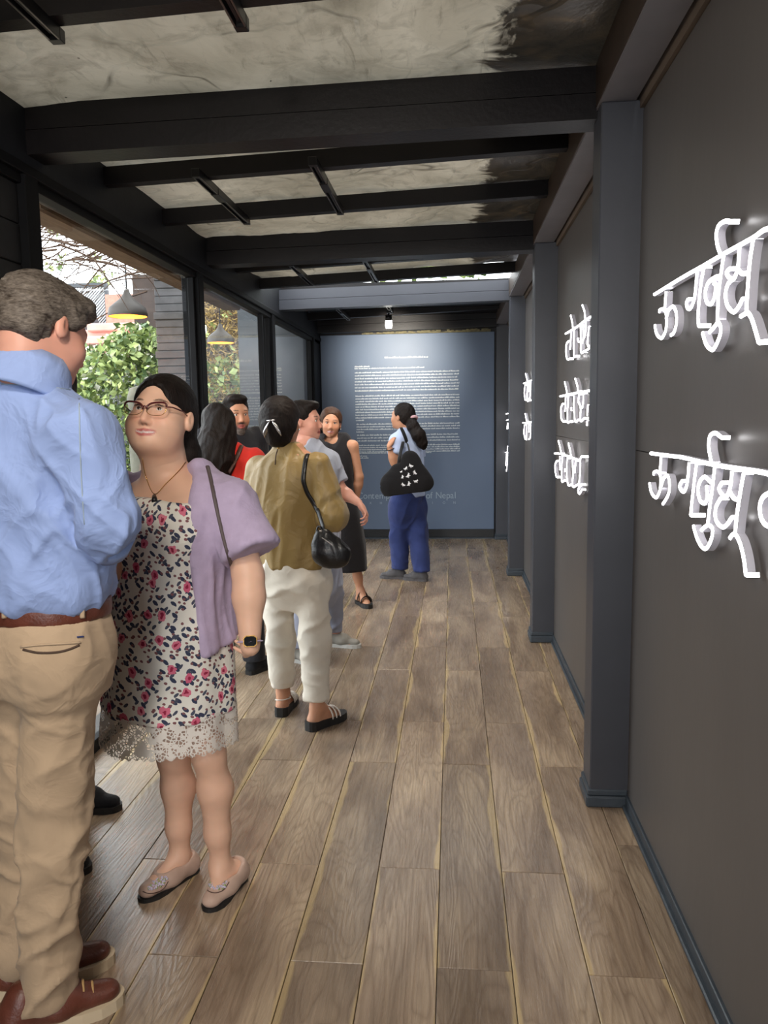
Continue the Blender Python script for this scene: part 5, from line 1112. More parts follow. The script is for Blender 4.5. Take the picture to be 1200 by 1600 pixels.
    gl = [ell(C-F*0.045+R*0.08+UPV*0.94, (0.095, 0.09, 0.11), None, 0.05), ell(C-F*0.045-R*0.08+UPV*0.94, (0.095, 0.09, 0.11), None, 0.05)]
    kw = crease(0.017, (0.85, 0.2, 0.6), 2.6, 13, 2.8, 31); kw2 = crease(0.012, (0.8, 0.1, -0.35), 4, 19, 2.4, 32); kw3 = crease(0.006, (0.2, 0, 1), 2, 14, 1.6, 33)
    p.part('trousers', [loft(rt, HB, 0.04)]+gl+lg(hipR, knR, anR)+lg(hipL, knL, anL), 'chino', 0.007, [(V(0, 0, 0.055), V(0, 0, -1))], [lambda P: kw(P)*np.clip((0.95-P[:, 2])/0.4, 0.2, 1), lambda P: kw2(P)*np.clip(1.1-np.abs(P[:, 2]-0.42)/0.5, 0.2, 1), kw3])
    # belt, loops, pocket
    bl = loft([(z(960), x, y, 0.186*sa, 0.150*sb), (z(946), x, y, 0.188*sa, 0.152*sb), (z(932), x, y, 0.187*sa, 0.151*sb)], HB, 0.004); p.part('belt', [bl], 'leather_brown', 0.006)
    for lx in (6, 128): p.strip('belt_loop', ('belt', 'trousers'), [(lx, 936), (lx+0.5, 950), (lx+1, 966)], 0.006, 'chino', 0.003, 0.45)
    p.strip('pocket_welt', ('trousers',), [(32, 1011), (60, 1008), (95, 1006), (126, 1004)], 0.0028, 'chino', 0.001); p.strip('pocket_opening', ('trousers',), [(36, 1015), (60, 1020), (90, 1019), (110, 1014), (124, 1008)], 0.0028, 'khaki_dark', 0.0005)
    p.strip('pocket_tag', ('trousers',), [(120, 995.5), (125, 995), (130, 994.5)], 0.0042, 'navy', 0.0, 0.5)
    for h_, t_, a_ in ((hR, tR, anR), (hL, tL, anL)):
        d = (t_-h_)/np.linalg.norm(t_-h_); rr = V(d[1], -d[0], 0)
        o = p.part('shoe', shoe_upper(h_, t_, a_, 0.050, 0.085, z0=0.028), 'leather_brown', 0.006); shoe_sole(p, 'sole', h_-d*0.004, t_+d*0.004, 0.050, 0.03, 'sole_gum', parent=o); lb_ = MB()
        for k in range(4):
            q = h_+d*(0.155+0.022*k)+UPV*(0.107-0.0115*k); lb_.tube([Vector(q-rr*0.024-UPV*0.012), Vector(q+UPV*0.002), Vector(q+rr*0.024-UPV*0.012)], 0.0032, 6)
        p.mb('lace', lb_, 'lace_tan', o)
    return p
# ================================================================== a general figure for the others
def figure(label, C, HB, H, hc, HR, s, skin, female, joints, hair, hair_mat, body_h=0.012, head_h=0.0065, fat=1.0, facefat=0.0, lip=(176, 96, 88), brow=(44, 34, 30), beard=None, smile=0.0, hands=(None, None), sw=0.17, look=(0, 0), neck_r=0.052, lgf=0.82, ftf=0.8, hair_wr=None):
    p = Person(label, C[0], C[1]); F, R = fwd(HB), rgt(HB); J = joints; nb = J.get('nb', V(C[0], C[1], 1.435*H/1.7)-F*0.015); p.J = J; p.nb = nb; p.C = V(C[0], C[1], 0); p.HB = HB; p.H = H
    neck = [cone(hc+HR@(V(0, -0.018, -0.055)*s), nb-UPV*0.02, neck_r, neck_r*1.12, 0.03)]
    bd = torso(C, HB, H, sw*0.9, fat*0.85, female)+neck+[cone(nb-UPV*0.055, J['shR'], 0.042, 0.043, 0.04), cone(nb-UPV*0.055, J['shL'], 0.042, 0.043, 0.04)]
    fa = 0.92 if female else 1.02
    bd += arm(J['shR'], J['elR'], J['wrR'], fa)+arm(J['shL'], J['elL'], J['wrL'], fa)
    for q in 'RL':
        bd += leg(J['hip'+q]-UPV*0.03, J['kn'+q], J['an'+q], -F, lgf)+foot(J['an'+q], J['heel'+q], J['toe'+q], ftf)
    g = [(head_prims(hc, HR, s, facefat, not female, smile=smile)+neck, head_h, [(nb-UPV*0.01, V(0, 0, -1))]), (bd, body_h, [])]
    for w, hn in ((J['wrR'], hands[0]), (J['wrL'], hands[1])):
        if hn is not None: g.append((hand(w, *hn), 0.0055, []))
    p.body(g, 'skin', face_col(hc, HR, s, skin, lip, brow, beard, smile, 0.3)); eyes(p, hc, HR, s, look)
    L = lambda x, y, z: hc+HR@(V(x, y, z)*s)
    p.part('hair', hair(L, HR), hair_mat, head_h, wr=hair_wr or crease(0.004, HR[:, 1]*0.6-UPV*0.7, 6, 45, 1.5, 7)); p.L = L
    return p
def std_joints(C, HB, H, sw=0.17, hw=0.085, **kw):
    F, R = fwd(HB), rgt(HB); k = H/1.7; o = V(C[0], C[1], 0); J = {}
    for q, sg in (('R', 1), ('L', -1)):
        J['sh'+q] = o+R*sg*sw+UPV*1.39*k-F*0.01; J['el'+q] = o+R*sg*(sw+0.04)+UPV*1.10*k-F*0.03; J['wr'+q] = o+R*sg*(sw+0.05)+UPV*0.86*k+F*0.05
        J['hip'+q] = o+R*sg*hw+UPV*0.90*k; J['an'+q] = o+R*sg*(hw+0.01)+UPV*0.085-F*0.04; J['heel'+q] = None
    J.update(kw)
    for q in 'RL':
        a = J['an'+q]; J['kn'+q] = J.get('kn'+q, (J['hip'+q]+a)/2+F*0.015+UPV*0.02)
        if J.get('heel'+q) is None: f = J.get('ft'+q, F); J['heel'+q] = V(a[0], a[1], 0)-f*0.055; J['toe'+q] = V(a[0], a[1], 0)+f*0.185
    return J
def trousers(p, mat, wz, rows, rt, rk, rh, hem, wr, h=0.009, thick=None):
    J = p.J; lo_ = min(rows, key=lambda r: r[0]); rows = list(rows)+[(lo_[0]-0.05, lo_[1], lo_[2], lo_[3]*0.86, lo_[4]*0.85), (lo_[0]-0.12, lo_[1], lo_[2], lo_[3]*0.5, lo_[4]*0.5)]; pr = [loft(rows, p.HB, 0.04)]
    for q in 'RL': pr += [cone(J['hip'+q]-UPV*0.02, J['kn'+q], rt, rk, 0.05), cone(J['kn'+q], J['an'+q], rk, rh, 0.03)]
    return p.part('trousers', pr, mat, h, [(V(0, 0, hem), V(0, 0, -1)), (V(0, 0, wz), V(0, 0, 1))], wr)
def sneakers(p, mat, sole, w=0.042, ht=0.08, h=0.007, z0=0.022, th=0.024):
    J = p.J
    for q in 'RL':
        o = p.part('shoe', shoe_upper(J['heel'+q], J['toe'+q], J['an'+q], w, ht, z0=z0), mat, h); d = J['toe'+q]-J['heel'+q]; d = d/np.linalg.norm(d); shoe_sole(p, 'sole', J['heel'+q]-d*0.004, J['toe'+q]+d*0.004, w, th, sole, parent=o)
def cap_hair(L, R, back=0.0, side=1.0, sub=True):
    P = [ell(L(0, -0.022, 0.045), (0.087*side, 0.104, 0.095), R, 0.02), ell(L(0, -0.06, 0.0), (0.082*side, 0.065, 0.085), R, 0.03)]
    return P
def face_cut(L, R, low=0.0): return [ell(L(0, 0.115, -0.005+low), (0.09, 0.09, 0.09), R, 0.012, 's'), ell(L(0.11, 0.01, -0.035), (0.05, 0.045, 0.058), R, 0.012, 's'), ell(L(-0.11, 0.01, -0.035), (0.05, 0.045, 0.058), R, 0.012, 's')]
# ---- woman in the olive blouse
def olive_woman():
    C = (px(460, 900, 3.72)[0], 3.72); HB = 78; hc = px(441, 662, 3.74); HR = frame(83, 2, 4); F, R = fwd(HB), rgt(HB)
    an = dict(anR=px(494, 1098, 3.61), anL=px(442, 1090, 3.79)); an['anR'][2] = 0.105; an['anL'][2] = 0.115
    hR_, tR_ = px(478, 1132, 3.60), px(530, 1108, 3.76); dR = fwd(52); dL = fwd(86)
    J = std_joints(C, HB, 1.60, 0.165, shR=px(495, 728, 3.68), elR=px(519, 806, 3.66), wrR=px(497, 812, 3.86), shL=px(404, 735, 3.78), elL=px(394, 815, 3.80), wrL=px(420, 830, 4.0), hipR=px(485, 905, 3.68), hipL=px(436, 905, 3.76), knR=px(492, 1000, 3.66), knL=px(438, 1000, 3.78), ftR=dR, ftL=dL, nb=px(448, 705, 3.74), **an)
    hair = lambda L, R_: [ell(L(0, -0.026, 0.042), (0.095, 0.108, 0.095), R_, 0.02), ell(L(0, -0.06, 0.0), (0.09, 0.07, 0.085), R_, 0.03), ell(L(0.0, -0.105, -0.012), (0.055, 0.04, 0.062), R_, 0.025), ell(L(0, -0.075, -0.075), (0.055, 0.045, 0.035), R_, 0.03)]+face_cut(L, R_)
    p = figure('woman with clipped up hair in an olive blouse and cream trousers, seen from behind', C, HB, 1.60, hc, HR, 1.0, SK['tan'], True, J, hair, 'hair_black', neck_r=0.05, ftf=0.95, hands=(((F+V(0, 0, 0.2)), -R, -1), (F, R, 1)))
    Y = 3.72
    rows = [prow(884, 413, 513, Y, 0.125), prow(860, 407, 508, Y, 0.125), prow(820, 400, 500, Y, 0.122), prow(780, 396, 500, Y, 0.122), prow(745, 396, 503, Y, 0.115), prow(722, 405, 496, Y, 0.095), prow(704, 425, 477, Y, 0.065), prow(692, 430, 467, Y, 0.058)]
    w2 = J['elR']+(J['wrR']-J['elR'])*0.7
    slv = [cone(J['shR'], J['elR'], 0.066, 0.070, 0.03), cone(J['elR'], w2, 0.068, 0.045, 0.03, None, 'u', True), cone(J['shL'], J['elL'], 0.07, 0.066, 0.04), cone(J['elL'], J['elL']+(J['wrL']-J['elL'])*0.7, 0.064, 0.045, 0.03)]
    p.part('blouse', [loft(rows, HB, 0.02, 2.3, fold=lambda th, zz: 0.018*np.sin(9*th+2*np.sin(3*zz)))]+slv, 'olive_satin', 0.008, wr=[crease(0.010, (0.05, 0, 1), 1.4, 14, 1.5, 41), crease(0.006, (0.25, 0, 1), 2.5, 24, 1.6, 46), crease(0.008, (0.6, 0.2, 0.6), 4, 16, 2, 42, lambda P: np.clip((P[:, 0]+0.66)/0.05, 0.1, 1))])
    p.strip('keyhole', ('blouse',), [(434, 702), (431, 712), (430, 726)], 0.003, 'khaki_dark', 0.0); b = MB(); q = p.on(('blouse',), [(435, 700), (435.2, 700.4)], 0.004); b.lathe(q[0], [(0, 0.005), (0.005, 0.002), (0.005, -0.003), (0, -0.005)], 8) if q else None; p.mb('button', b, 'gold')
    k = crease(0.020, (0.85, 0.2, 0.5), 3.5, 13, 2.0, 43, lambda P: np.clip(1.15-np.abs(P[:, 2]-0.6)/0.35, 0.2, 1))
    trousers(p, 'cream', 1.02, [prow(912, 412, 513, Y, 0.125), prow(895, 410, 514, Y, 0.13), prow(865, 414, 508, Y, 0.12), prow(850, 418, 504, Y, 0.115)], 0.076, 0.070, 0.060, 0.145, [k, crease(0.008, (0.85, 0, -0.4), 4, 16, 2.0, 44)], 0.008)
    cl = MB()                                     # claw clip
    for sg in (-1, 1):
        for j in range(4):
            a = p.L(sg*(0.006+0.006*j), -0.150, 0.02-0.006*j); m_ = p.L(sg*(0.02+0.006*j), -0.160, -0.005-0.008*j); e_ = p.L(sg*(0.028+0.004*j), -0.145, -0.035-0.006*j); cl.tube(smooth_path([Vector(a), Vector(m_), Vector(e_)], 3), 0.0035, 5)
    cl.tube([Vector(p.L(-0.02, -0.152, 0.022)), Vector(p.L(0.02, -0.152, 0.022))], 0.004, 6); p.mb('claw_clip', cl, 'silver')
    er = MB(); er.lathe(p.L(0.083, -0.004, -0.035), [(0, 0.006), (0.006, 0.0), (0, -0.006)], 8); p.mb('earring', er, 'silver')
    for q, d in (('R', dR), ('L', dL)):
        h_, t_ = J['heel'+q], J['toe'+q]; o = shoe_sole(p, 'shoe', h_-d*0.006, t_+d*0.01, 0.044, 0.036, 'rubber_black', lift=0.012 if q == 'R' else 0.012)
        b = MB(); rr = V(d[1], -d[0], 0)
        for tt in (0.125, 0.15, 0.175):
            c_ = h_+d*tt; b.tube([Vector(c_+rr*0.044*math.cos(a)+UPV*(0.036+0.052*math.sin(a)*(1-(tt-0.125)*5))) for a in [math.pi*k/8 for k in range(9)]], 0.014, 6, flat=0.25)
        p.mb('sandal_strap', b, 'sandal_white', o)
        if q == 'L':
            b = MB(); b.tube([Vector(h_+d*(0.045+0.06*math.cos(a))*1.0+rr*0.036*math.sin(a)+UPV*(0.085-0.010*math.cos(a))) for a in [math.pi*0.35+k*0.2 for k in range(14)]], 0.006, 6, flat=0.4); p.mb('heel_strap', b, 'sandal_white', o)
    return p
# ---- person in the grey tee
def grey_person():
    C = (px(487, 900, 4.84)[0], 4.84); HB = 345; hc = px(476, 660, 4.84); HR = frame(352, 2, 0); F, R = fwd(HB), rgt(HB)
    J = std_joints(C, HB, 1.62, 0.18, shR=px(474, 722, 4.70), elR=px(470, 790, 4.72), wrR=px(490, 820, 4.62), shL=px(514, 722, 4.95), elL=px(534, 768, 4.93), wrL=px(561, 786, 4.84), anR=px(466, 1012, 4.64), anL=px(521, 985, 4.98), hipR=px(482, 885, 4.76), hipL=px(510, 880, 4.94), ftR=fwd(330), ftL=fwd(350), nb=px(480, 704, 4.86))
    J['anR'][2] = J['anL'][2] = 0.09
    hair = lambda L, R_: [ell(L(0, -0.022, 0.047), (0.086, 0.104, 0.094), R_, 0.02), ell(L(0, -0.065, 0.0), (0.08, 0.055, 0.07), R_, 0.03), ell(L(0, 0.05, 0.10), (0.06, 0.05, 0.03), R_, 0.02)]+face_cut(L, R_)
    p = figure('short haired person in a pale grey tee gesturing with one arm', C, HB, 1.62, hc, HR, 1.02, SK['pink'], False, J, hair, 'hair_black', neck_r=0.046, hands=((F, R, -1), (V(0.55, -0.3, -0.75), V(-0.8, -0.2, -0.5), 1, 1.0, (0.5, 0.55, 0.6, 0.65))), sw=0.17)
    Y = 4.84
    rows = [prow(868, 462, 534, Y, 0.14), prow(820, 462, 530, Y, 0.14), prow(770, 460, 526, Y, 0.145), prow(735, 460, 524, Y, 0.15), prow(712, 464, 516, Y, 0.14), prow(700, 464, 504, Y, 0.10), prow(691, 467, 497, Y, 0.075), prow(684, 470, 492, Y, 0.058)]
    s2 = J['shL']+(J['elL']-J['shL'])*0.72; s3 = J['shR']+(J['elR']-J['shR'])*0.7
    p.part('tee', [loft(rows, HB, 0.02), cone(px(490, 706, 4.9), J['shL'], 0.062, 0.068, 0.05), cone(J['shL'], s2, 0.066, 0.068, 0.03, None, 'u', True), cone(px(482, 706, 4.78), J['shR'], 0.062, 0.066, 0.05), cone(J['shR'], s3, 0.066, 0.064, 0.03, None, 'u', True)], 'grey_tee', 0.008, wr=[crease(0.009, (0.6, 0, 1), 3, 12, 1.8, 51)])
    trousers(p, 'jean_pale', 1.0, [prow(920, 464, 536, Y, 0.13), prow(885, 462, 536, Y, 0.13), prow(855, 464, 532, Y, 0.12), prow(840, 466, 530, Y, 0.115)], 0.085, 0.068, 0.058, 0.10, [crease(0.012, (0.8, 0, 0.5), 3.5, 12, 2, 52)])
    sneakers(p, 'shoe_stone', 'sole_white'); return p
# ---- woman in the black dress
def dress_woman():
    C = (px(524, 900, 6.13)[0], 6.13); HB = 276; hc = px(517, 663, 6.13); HR = frame(279, 2, 4); F, R = fwd(HB), rgt(HB)
    J = std_joints(C, HB, 1.60, 0.165, shL=px(551, 697, 6.10), elL=px(561, 745, 6.12), wrL=px(556, 785, 6.16), shR=px(490, 700, 6.16), elR=px(485, 745, 6.2), wrR=px(492, 785, 6.16), anL=px(563, 926, 6.15), anR=px(520, 920, 6.35), ftL=fwd(300), ftR=fwd(262)); J['anL'][2] = J['anR'][2] = 0.105
    hair = lambda L, R_: [ell(L(0, -0.022, 0.045), (0.088, 0.104, 0.097), R_, 0.02), ell(L(0, -0.07, -0.01), (0.08, 0.05, 0.08), R_, 0.03)]+face_cut(L, R_)
    p = figure('smiling woman in a long sleeveless black dress before the text wall', C, HB, 1.60, hc, HR, 0.98, SK['tan'], True, J, hair, 'hair_brown', smile=0.8, ftf=0.95, lgf=0.9, hands=((V(0, 0.3, -1), -R, 1), (V(-0.1, 0.3, -1), R, -1)), head_h=0.006)
    Y = 6.13
    rows = [prow(890, 500, 573, Y, 0.15), prow(850, 498, 570, Y, 0.145), prow(800, 497, 561, Y, 0.14), prow(765, 499, 553, Y, 0.12), prow(735, 496, 553, Y, 0.125), prow(710, 493, 552, Y, 0.12), prow(694, 494, 549, Y, 0.105), prow(684, 496, 547, Y, 0.085), prow(677, 502, 541, Y, 0.065)]
    vc = px(521, 708, 5.95)
    p.part('dress', [loft(rows, HB, 0.02, fold=lambda th, zz: 0.02*np.sin(8*th)*np.clip((1.0-zz)/0.5, 0, 1)), cone(px(520, 674, 6.0), px(521, 709, 5.98), 0.085, 0.006, 0.004, (F, 1.4), 's'), ell(hc-UPV*0.125, (0.075, 0.10, 0.05), None, 0.01, 's')], 'black_cloth', 0.008, wr=crease(0.010, (0.1, 0, 1), 1.5, 9, 1.6, 61))
    for q, f in (('L', fwd(300)), ('R', fwd(262))):
        h_, t_ = J['heel'+q], J['toe'+q]; o = shoe_sole(p, 'shoe', h_-f*0.004, t_+f*0.008, 0.045, 0.035, 'rubber_black'); b = MB(); rr = V(f[1], -f[0], 0)
        for tt, hh in ((0.09, 0.075), (0.165, 0.05)): b.tube([Vector(h_+f*tt+rr*0.044*math.cos(a)+UPV*(0.036+hh*math.sin(a))) for a in [math.pi*k/8 for k in range(9)]], 0.014, 6, flat=0.3)
        p.mb('sandal_strap', b, 'leather_black', o)
    b = MB(); b.lathe(p.L(-0.080, 0.0, -0.035), [(0, 0.006), (0.006, 0.0), (0, -0.006)], 8); p.mb('earring', b, 'silver'); return p
# ---- woman with the ponytail
def pony_woman():
    C = (px(640, 850, 7.16)[0], 7.16); HB = 140; hc = px(628, 652, 7.14); HR = frame(152, 6, 0); F, R = fwd(HB), rgt(HB)
    J = std_joints(C, HB, 1.65, 0.165, shL=px(620, 689, 7.06), elL=px(616, 723, 7.0), wrL=px(608, 697, 6.96), shR=px(652, 688, 7.26), elR=px(655, 730, 7.3), wrR=px(640, 700, 7.4), anL=px(624, 887, 7.16), anR=px(659, 892, 7.06), hipL=px(627, 790, 7.12), hipR=px(650, 790, 7.2), ftL=fwd(172), ftR=fwd(160)); J['anL'][2] = J['anR'][2] = 0.09
    hair = lambda L, R_: [ell(L(0, -0.022, 0.042), (0.084, 0.104, 0.094), R_, 0.02), ell(L(0, -0.06, 0.0), (0.078, 0.06, 0.07), R_, 0.03)]+face_cut(L, R_)+chain([L(0, -0.105, 0.0), px(645, 666, 7.06), px(654, 680, 7.04), px(660, 693, 7.05), px(662, 699, 7.06)], [0.036, 0.05, 0.058, 0.045, 0.02], 0.03)
    p = figure('woman with a long dark ponytail and navy trousers reading the text wall', C, HB, 1.65, hc, HR, 1.0, SK['tan'], True, J, hair, 'hair_black', hands=((F, R, -1), (V(0.35, 0.5, 0.7), V(0.7, 0.5, -0.3), 1, 1.0, (0.7, 0.7, 0.7, 0.7))), head_h=0.0065)
    Y = 7.16
    rows = [prow(775, 618, 664, Y, 0.13), prow(745, 618, 662, Y, 0.125), prow(715, 619, 661, Y, 0.125), prow(693, 617, 658, Y, 0.115), prow(677, 620, 651, Y, 0.085), prow(667, 626, 645, Y, 0.06)]
    s2 = J['shL']+(J['elL']-J['shL'])*0.62; s3 = J['shR']+(J['elR']-J['shR'])*0.62
    p.part('tee', [loft(rows, HB, 0.02), cone(px(630, 680, 7.1), J['shL'], 0.058, 0.065, 0.05), cone(J['shL'], s2, 0.066, 0.072, 0.03, None, 'u', True), cone(px(642, 680, 7.2), J['shR'], 0.058, 0.065, 0.05), cone(J['shR'], s3, 0.066, 0.072, 0.03, None, 'u', True)], 'tee_blue', 0.009, wr=crease(0.010, (0.1, 0, 1), 2, 11, 1.7, 71))
    trousers(p, 'navy', 0.98, [prow(800, 607, 664, Y, 0.125), prow(775, 609, 665, Y, 0.13), prow(760, 613, 663, Y, 0.125), prow(750, 615, 661, Y, 0.12)], 0.095, 0.085, 0.075, 0.10, [crease(0.014, (0.4, 0, 1), 2.5, 10, 1.8, 72), crease(0.009, (0.8, 0, -0.5), 4, 14, 2, 73)])
    sneakers(p, 'shoe_grey', 'shoe_grey', 0.044, 0.085, 0.008)
    b = MB(); c_ = Vector(p.L(0, -0.118, 0.0)); ax_ = (Vector(px(650, 672, 7.04))-c_).normalized(); a1 = ax_.orthogonal().normalized(); a2 = ax_.cross(a1); b.tube([c_+0.036*(a1*math.cos(t)+a2*math.sin(t)) for t in [k*0.35 for k in range(19)]], 0.013, 6); p.mb('hair_tie', b, 'pink_tie')
    b = MB(); w = Vector(J['wrL']); e = Vector(J['elL']); d = (e-w).normalized(); a1 = d.orthogonal().normalized(); a2 = d.cross(a1); cc = w+d*0.03; b.tube([cc+0.031*(a1*math.cos(t)+a2*math.sin(t)) for t in [k*0.35 for k in range(19)]], 0.010, 6, flat=0.4); p.mb('watch', b, 'leather_black'); return p
# ---- woman in the red tee, bearded man, figure behind the blue shirt
def red_woman():
    C = (px(362, 800, 4.45)[0], 4.45); HB = 105; hc = px(341, 668, 4.45); HR = frame(118, 0, 4); F, R = fwd(HB), rgt(HB)
    J = std_joints(C, HB, 1.58, 0.17, shR=px(394, 720, 4.42), elR=px(402, 790, 4.40), wrR=px(396, 830, 4.58), shL=px(324, 722, 4.5), anR=px(397, 1025, 4.42), ftR=fwd(60)); J['anR'][2] = 0.085
    hair = lambda L, R_: cap_hair(L, R_)+face_cut(L, R_)+chain([L(0, -0.07, -0.02), px(338, 696, 4.36), px(335, 718, 4.33), px(338, 742, 4.33)], [0.085, 0.098, 0.105, 0.085], 0.04)+chain([L(-0.05, -0.05, -0.04), px(318, 712, 4.38), px(316, 740, 4.38)], [0.05, 0.05, 0.035], 0.03)
    p = figure('woman with long wavy dark hair in a red tee, seen from behind', C, HB, 1.58, hc, HR, 1.0, SK['tan'], True, J, hair, 'hair_black', hands=((F, -UPV, -1), None), hair_wr=[crease(0.016, (0.3, 0.2, 1), 7, 18, 1.4, 8), crease(0.006, (0.1, 0, 1), 6, 50, 1.4, 9)])
    Y = 4.45; rows = [prow(860, 322, 402, Y, 0.135), prow(800, 322, 402, Y, 0.13), prow(750, 320, 402, Y, 0.13), prow(722, 322, 400, Y, 0.115), prow(704, 332, 388, Y, 0.09), prow(692, 342, 374, Y, 0.062)]
    s2 = J['shR']+(J['elR']-J['shR'])*0.6; s3 = J['shL']+(J['elL']-J['shL'])*0.6
    p.part('tee', [loft(rows, HB, 0.02), cone(J['shR'], s2, 0.066, 0.066, 0.04), cone(J['shL'], s3, 0.066, 0.066, 0.04), cone(p.nb-UPV*0.05, J['shR'], 0.055, 0.064, 0.05)], 'red_tee', 0.009, wr=crease(0.009, (0.3, 0, 1), 2, 11, 1.7, 81))
    p.strip('bag_strap', ('tee', 'hair'), [(378, 690), (374, 705), (366, 722), (357, 738)], 0.014, 'strap_brown', 0.004, 0.3)
    trousers(p, 'charcoal', 1.0, [prow(900, 322, 402, Y, 0.13), prow(860, 322, 402, Y, 0.13), prow(830, 325, 399, Y, 0.12)], 0.09, 0.075, 0.068, 0.08, None); sneakers(p, 'shoe_black', 'rubber_black'); return p
def bearded_man():
    C = (px(366, 800, 5.05)[0], 5.05); HB = 300; hc = px(369, 650, 5.05); HR = frame(306, 0, 0); J = std_joints(C, HB, 1.70, 0.18)
    hair = lambda L, R_: [ell(L(0, -0.022, 0.05), (0.086, 0.104, 0.094), R_, 0.02), ell(L(0, -0.065, 0.0), (0.08, 0.055, 0.07), R_, 0.03), ell(L(0, 0.045, 0.105), (0.062, 0.05, 0.03), R_, 0.02)]+face_cut(L, R_)
    p = figure('bearded man looking over the shoulder of the woman in red', C, HB, 1.70, hc, HR, 1.04, SK['tan'], False, J, hair, 'hair_black', beard=(52, 50, 52), head_h=0.0062)
    p.part('beard', [ell(p.L(0, 0.052, -0.10), (0.036, 0.036, 0.036), HR, 0.02), ell(p.L(0, 0.075, -0.092), (0.022, 0.016, 0.022), HR, 0.02)], 'hair_grey', 0.006, wr=wrinkle(0.002, 30, 10, 9))
    k = 1.0; x, y = C
    p.part('shirt', [loft([(0.95, x, y, 0.17, 0.13), (1.1, x, y, 0.175, 0.13), (1.3, x, y, 0.185, 0.13), (1.40, x, y, 0.16, 0.10), (1.46, x, y, 0.07, 0.065)], HB, 0.02)]+[q for sd in 'RL' for q in (cone(p.nb-UPV*0.06, J['sh'+sd], 0.055, 0.062, 0.05), cone(J['sh'+sd], J['el'+sd], 0.064, 0.055, 0.03), cone(J['el'+sd], J['wr'+sd], 0.054, 0.042, 0.03))], 'charcoal', 0.010, wr=wrinkle(0.005, 5, 3, 91))
    trousers(p, 'charcoal', 1.0, [(0.85, x, y, 0.16, 0.12), (0.95, x, y, 0.17, 0.13), (1.02, x, y, 0.165, 0.125)], 0.09, 0.07, 0.06, 0.06, None, 0.011); sneakers(p, 'shoe_black', 'rubber_black'); return p
def hidden_person():
    C = (-1.40, 2.63); HB = 10; hc = px(80, 616, 2.63); HR = frame(112, -8, 0); J = std_joints(C, HB, 1.68, 0.16, anR=V(-1.405, 2.38, 0.085), anL=V(-1.48, 2.77, 0.085), ftR=fwd(352), ftL=fwd(0))
    hair = lambda L, R_: cap_hair(L, R_)+face_cut(L, R_)
    p = figure('person in black shoes mostly hidden behind the man in blue', C, HB, 1.68, hc, HR, 1.0, SK['tan'], False, J, hair, 'hair_black'); x, y = C
    p.part('shirt', [loft([(0.90, x, y, 0.165, 0.125), (1.05, x, y, 0.165, 0.125), (1.22, x, y, 0.175, 0.125), (1.36, x, y, 0.15, 0.10), (1.44, x, y, 0.07, 0.065)], HB, 0.02)]+[q for sd in 'RL' for q in (cone(p.nb-UPV*0.06, J['sh'+sd], 0.05, 0.058, 0.05), cone(J['sh'+sd], J['el'+sd], 0.06, 0.05, 0.03))], 'charcoal', 0.011, wr=wrinkle(0.005, 5, 3, 95))
    trousers(p, 'charcoal', 0.95, [(0.78, x, y, 0.16, 0.12), (0.88, x, y, 0.165, 0.125), (0.98, x, y, 0.16, 0.12)], 0.088, 0.07, 0.06, 0.05, None, 0.011); sneakers(p, 'shoe_black', 'rubber_black', 0.045, 0.08); return p
FW_ = floral_woman(); BM_ = blue_man(); OW_ = olive_woman(); GP_ = grey_person(); DW_ = dress_woman(); PW_ = pony_woman(); RW_ = red_woman(); BD_ = bearded_man(); HP_ = hidden_person()
# ------------------------------------------------------------------ bags (things of their own)
def sdf_thing(name, label, cat, prims, mat, h, o, wr=None, cuts=()):
    root = empty(name, tuple(o)); tag(root, label, cat); P, Q = sdf_mesh(prims, h, cuts)
    if wr: P = P+normals(P, Q)*wr(P)[:, None]
    ob = link_mesh('bag_body', np_mesh('bag_body', P, Q, mat, (0, 0, 0))); put(ob, root); return root, P, Q
def shoulder_bag():
    Y = 3.47; o = px(517, 876, Y); D = lambda x, y, Y_=Y: px(x, y, Y_); dx = D(530, 850)-D(520, 850); dx /= np.linalg.norm(dx)
    n = V(dx[1], -dx[0], 0); fl = (n, 0.55)
    r, P, Q = sdf_thing('shoulder_bag', 'soft black leather shoulder bag hanging at the olive blouse', 'bag', [cone(D(505, 838), D(512, 862), 0.030, 0.060, 0.03, fl), cone(D(508, 850), D(528, 866), 0.050, 0.048, 0.03, fl), cone(D(512, 864), D(526, 866), 0.058, 0.050, 0.03, fl)], 'leather_black', 0.006, o, wrinkle(0.003, 12, 8, 101))
    t = BM = OW_.on(('blouse',), [(482, 706), (478, 716), (475, 735), (474, 752), (480, 770), (489, 785), (497, 800)], 0.006); t = t+[Vector(D(504, 822)), Vector(D(507, 836))]
    put(MB().tube(t, 0.011, 6, flat=0.3).build('strap', 'leather_black', smooth=True), r)
    t2 = [Vector(D(507, 836)), Vector(D(498, 822)), Vector(D(494, 835)), Vector(D(493, 858))]; put(MB().tube(smooth_path(t2, 4), 0.0045, 6).build('tassel_cord', 'leather_black', smooth=True), r)
    z = [Vector(v) for v in (D(503, 840, 3.41), D(512, 846, 3.40), D(520, 852, 3.40))]; put(MB().tube(z, 0.0025, 5).build('zip', 'silver'), r); return r
shoulder_bag()
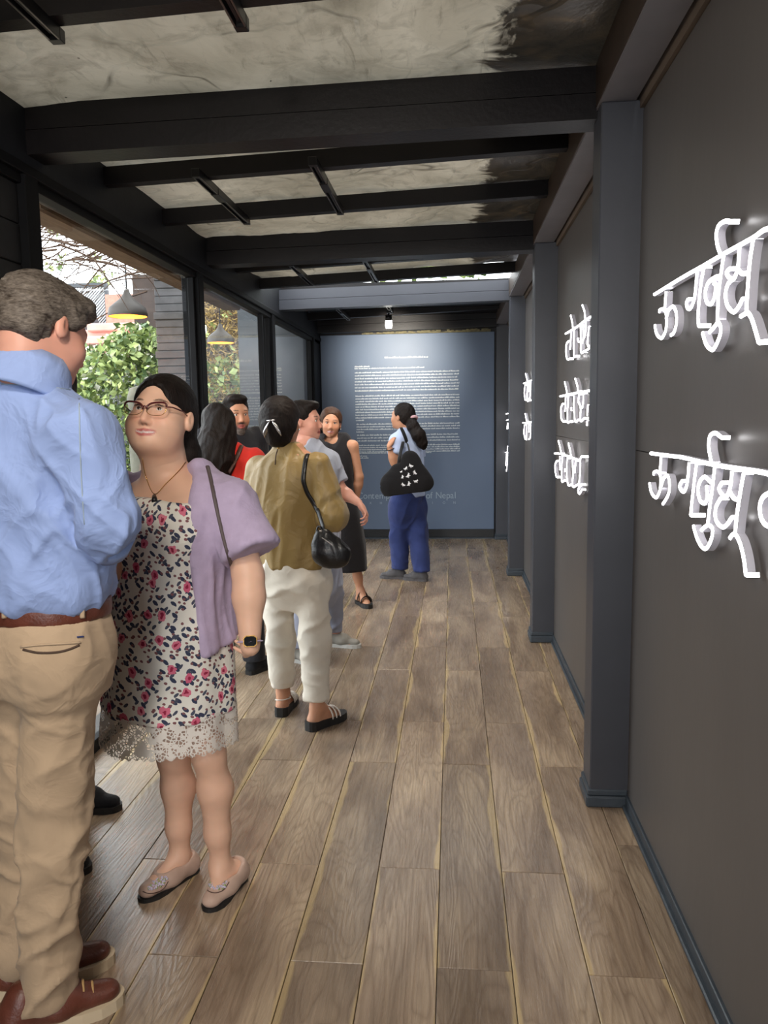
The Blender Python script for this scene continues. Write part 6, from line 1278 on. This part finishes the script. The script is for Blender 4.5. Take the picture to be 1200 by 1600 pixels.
def tote():
    Y = 6.80; D = lambda x, y, Y_=Y: px(x, y, Y_); o = D(637, 775); n = V(0, 1, 0); fl = (n, 0.42)
    pr = [cone(D(641, 722), D(628, 758), 0.07, 0.13, 0.05, fl), cone(D(641, 716), D(655, 752), 0.04, 0.085, 0.05, fl), cone(D(616, 760), D(659, 752), 0.085, 0.075, 0.05, fl), cone(D(612, 762), D(650, 762), 0.075, 0.065, 0.03, fl), cone(D(618, 735), D(612, 755), 0.03, 0.07, 0.04, fl), cone(D(662, 757), D(671, 756), 0.04, 0.012, 0.03, fl)]
    bot = D(637, 771); nn = V(0.13, 0, -1); nn /= np.linalg.norm(nn)
    r, P, Q = sdf_thing('tote_bag', 'black tote bag printed with small white animals on the shoulder of the woman reading', 'bag', pr, 'tote_black', 0.007, o, wrinkle(0.004, 6, 4, 111), [(bot, nn)])
    tree = BVHTree.FromPolygons(P.tolist(), Q.tolist())
    st = PW_.on(('tee',), [(627, 668), (632, 680), (637, 694)], 0.006, 3)+[Vector(D(640, 706)), Vector(D(641, 716))]
    put(MB().tube(smooth_path(st, 3), 0.017, 6, flat=0.25).build('handle', 'tote_black', smooth=True), r)
    st = [Vector(D(630, 690, 6.98)), Vector(D(627, 702, 6.92)), Vector(D(624, 716)), Vector(D(622, 728))]; put(MB().tube(smooth_path(st, 3), 0.015, 6, flat=0.25).build('handle', 'tote_black', smooth=True), r)
    shapes = [((634, 732), 0.016, 0.5), ((642, 728), 0.018, -0.6), ((627, 737), 0.010, 0.3), ((629, 745), 0.014, 1.2), ((638, 743), 0.020, 0.9), ((648, 738.5), 0.018, -1.2), ((630, 757.5), 0.017, -0.8), ((639, 756), 0.018, 1.1), ((650, 752), 0.018, 0.1)]
    for (x, y), s_, an in shapes:                 # small four-legged animals in white print
        b = MB(); c2, s2 = math.cos(an), math.sin(an)
        for ex, ey, er in ((0, 0, 0.62), (0.75, 0.35, 0.42), (-0.7, 0.05, 0.45), (0.55, -0.7, 0.2), (-0.7, -0.7, 0.2), (-1.15, 0.55, 0.18), (0.95, 0.8, 0.16)):
            vs = []
            for k in range(10):
                a = 6.283*k/10; u, v = (ex+er*math.cos(a))*s_*0.9, (ey+er*math.sin(a))*s_*0.9; U_, V_ = u*c2-v*s2, u*s2+v*c2; base = D(x, y)+V(U_, 0, V_)
                oo = Vector((0, 0, CAMH)); dd = (Vector(base)-oo).normalized(); hit = tree.ray_cast(oo, dd)
                if hit[0] is not None: vs.append(hit[0]-dd*0.0015)
            if len(vs) > 2: b.add(vs, [tuple(range(len(vs)))])
        if b.v: put(b.build('white_print', 'white_print'), r)
tote()
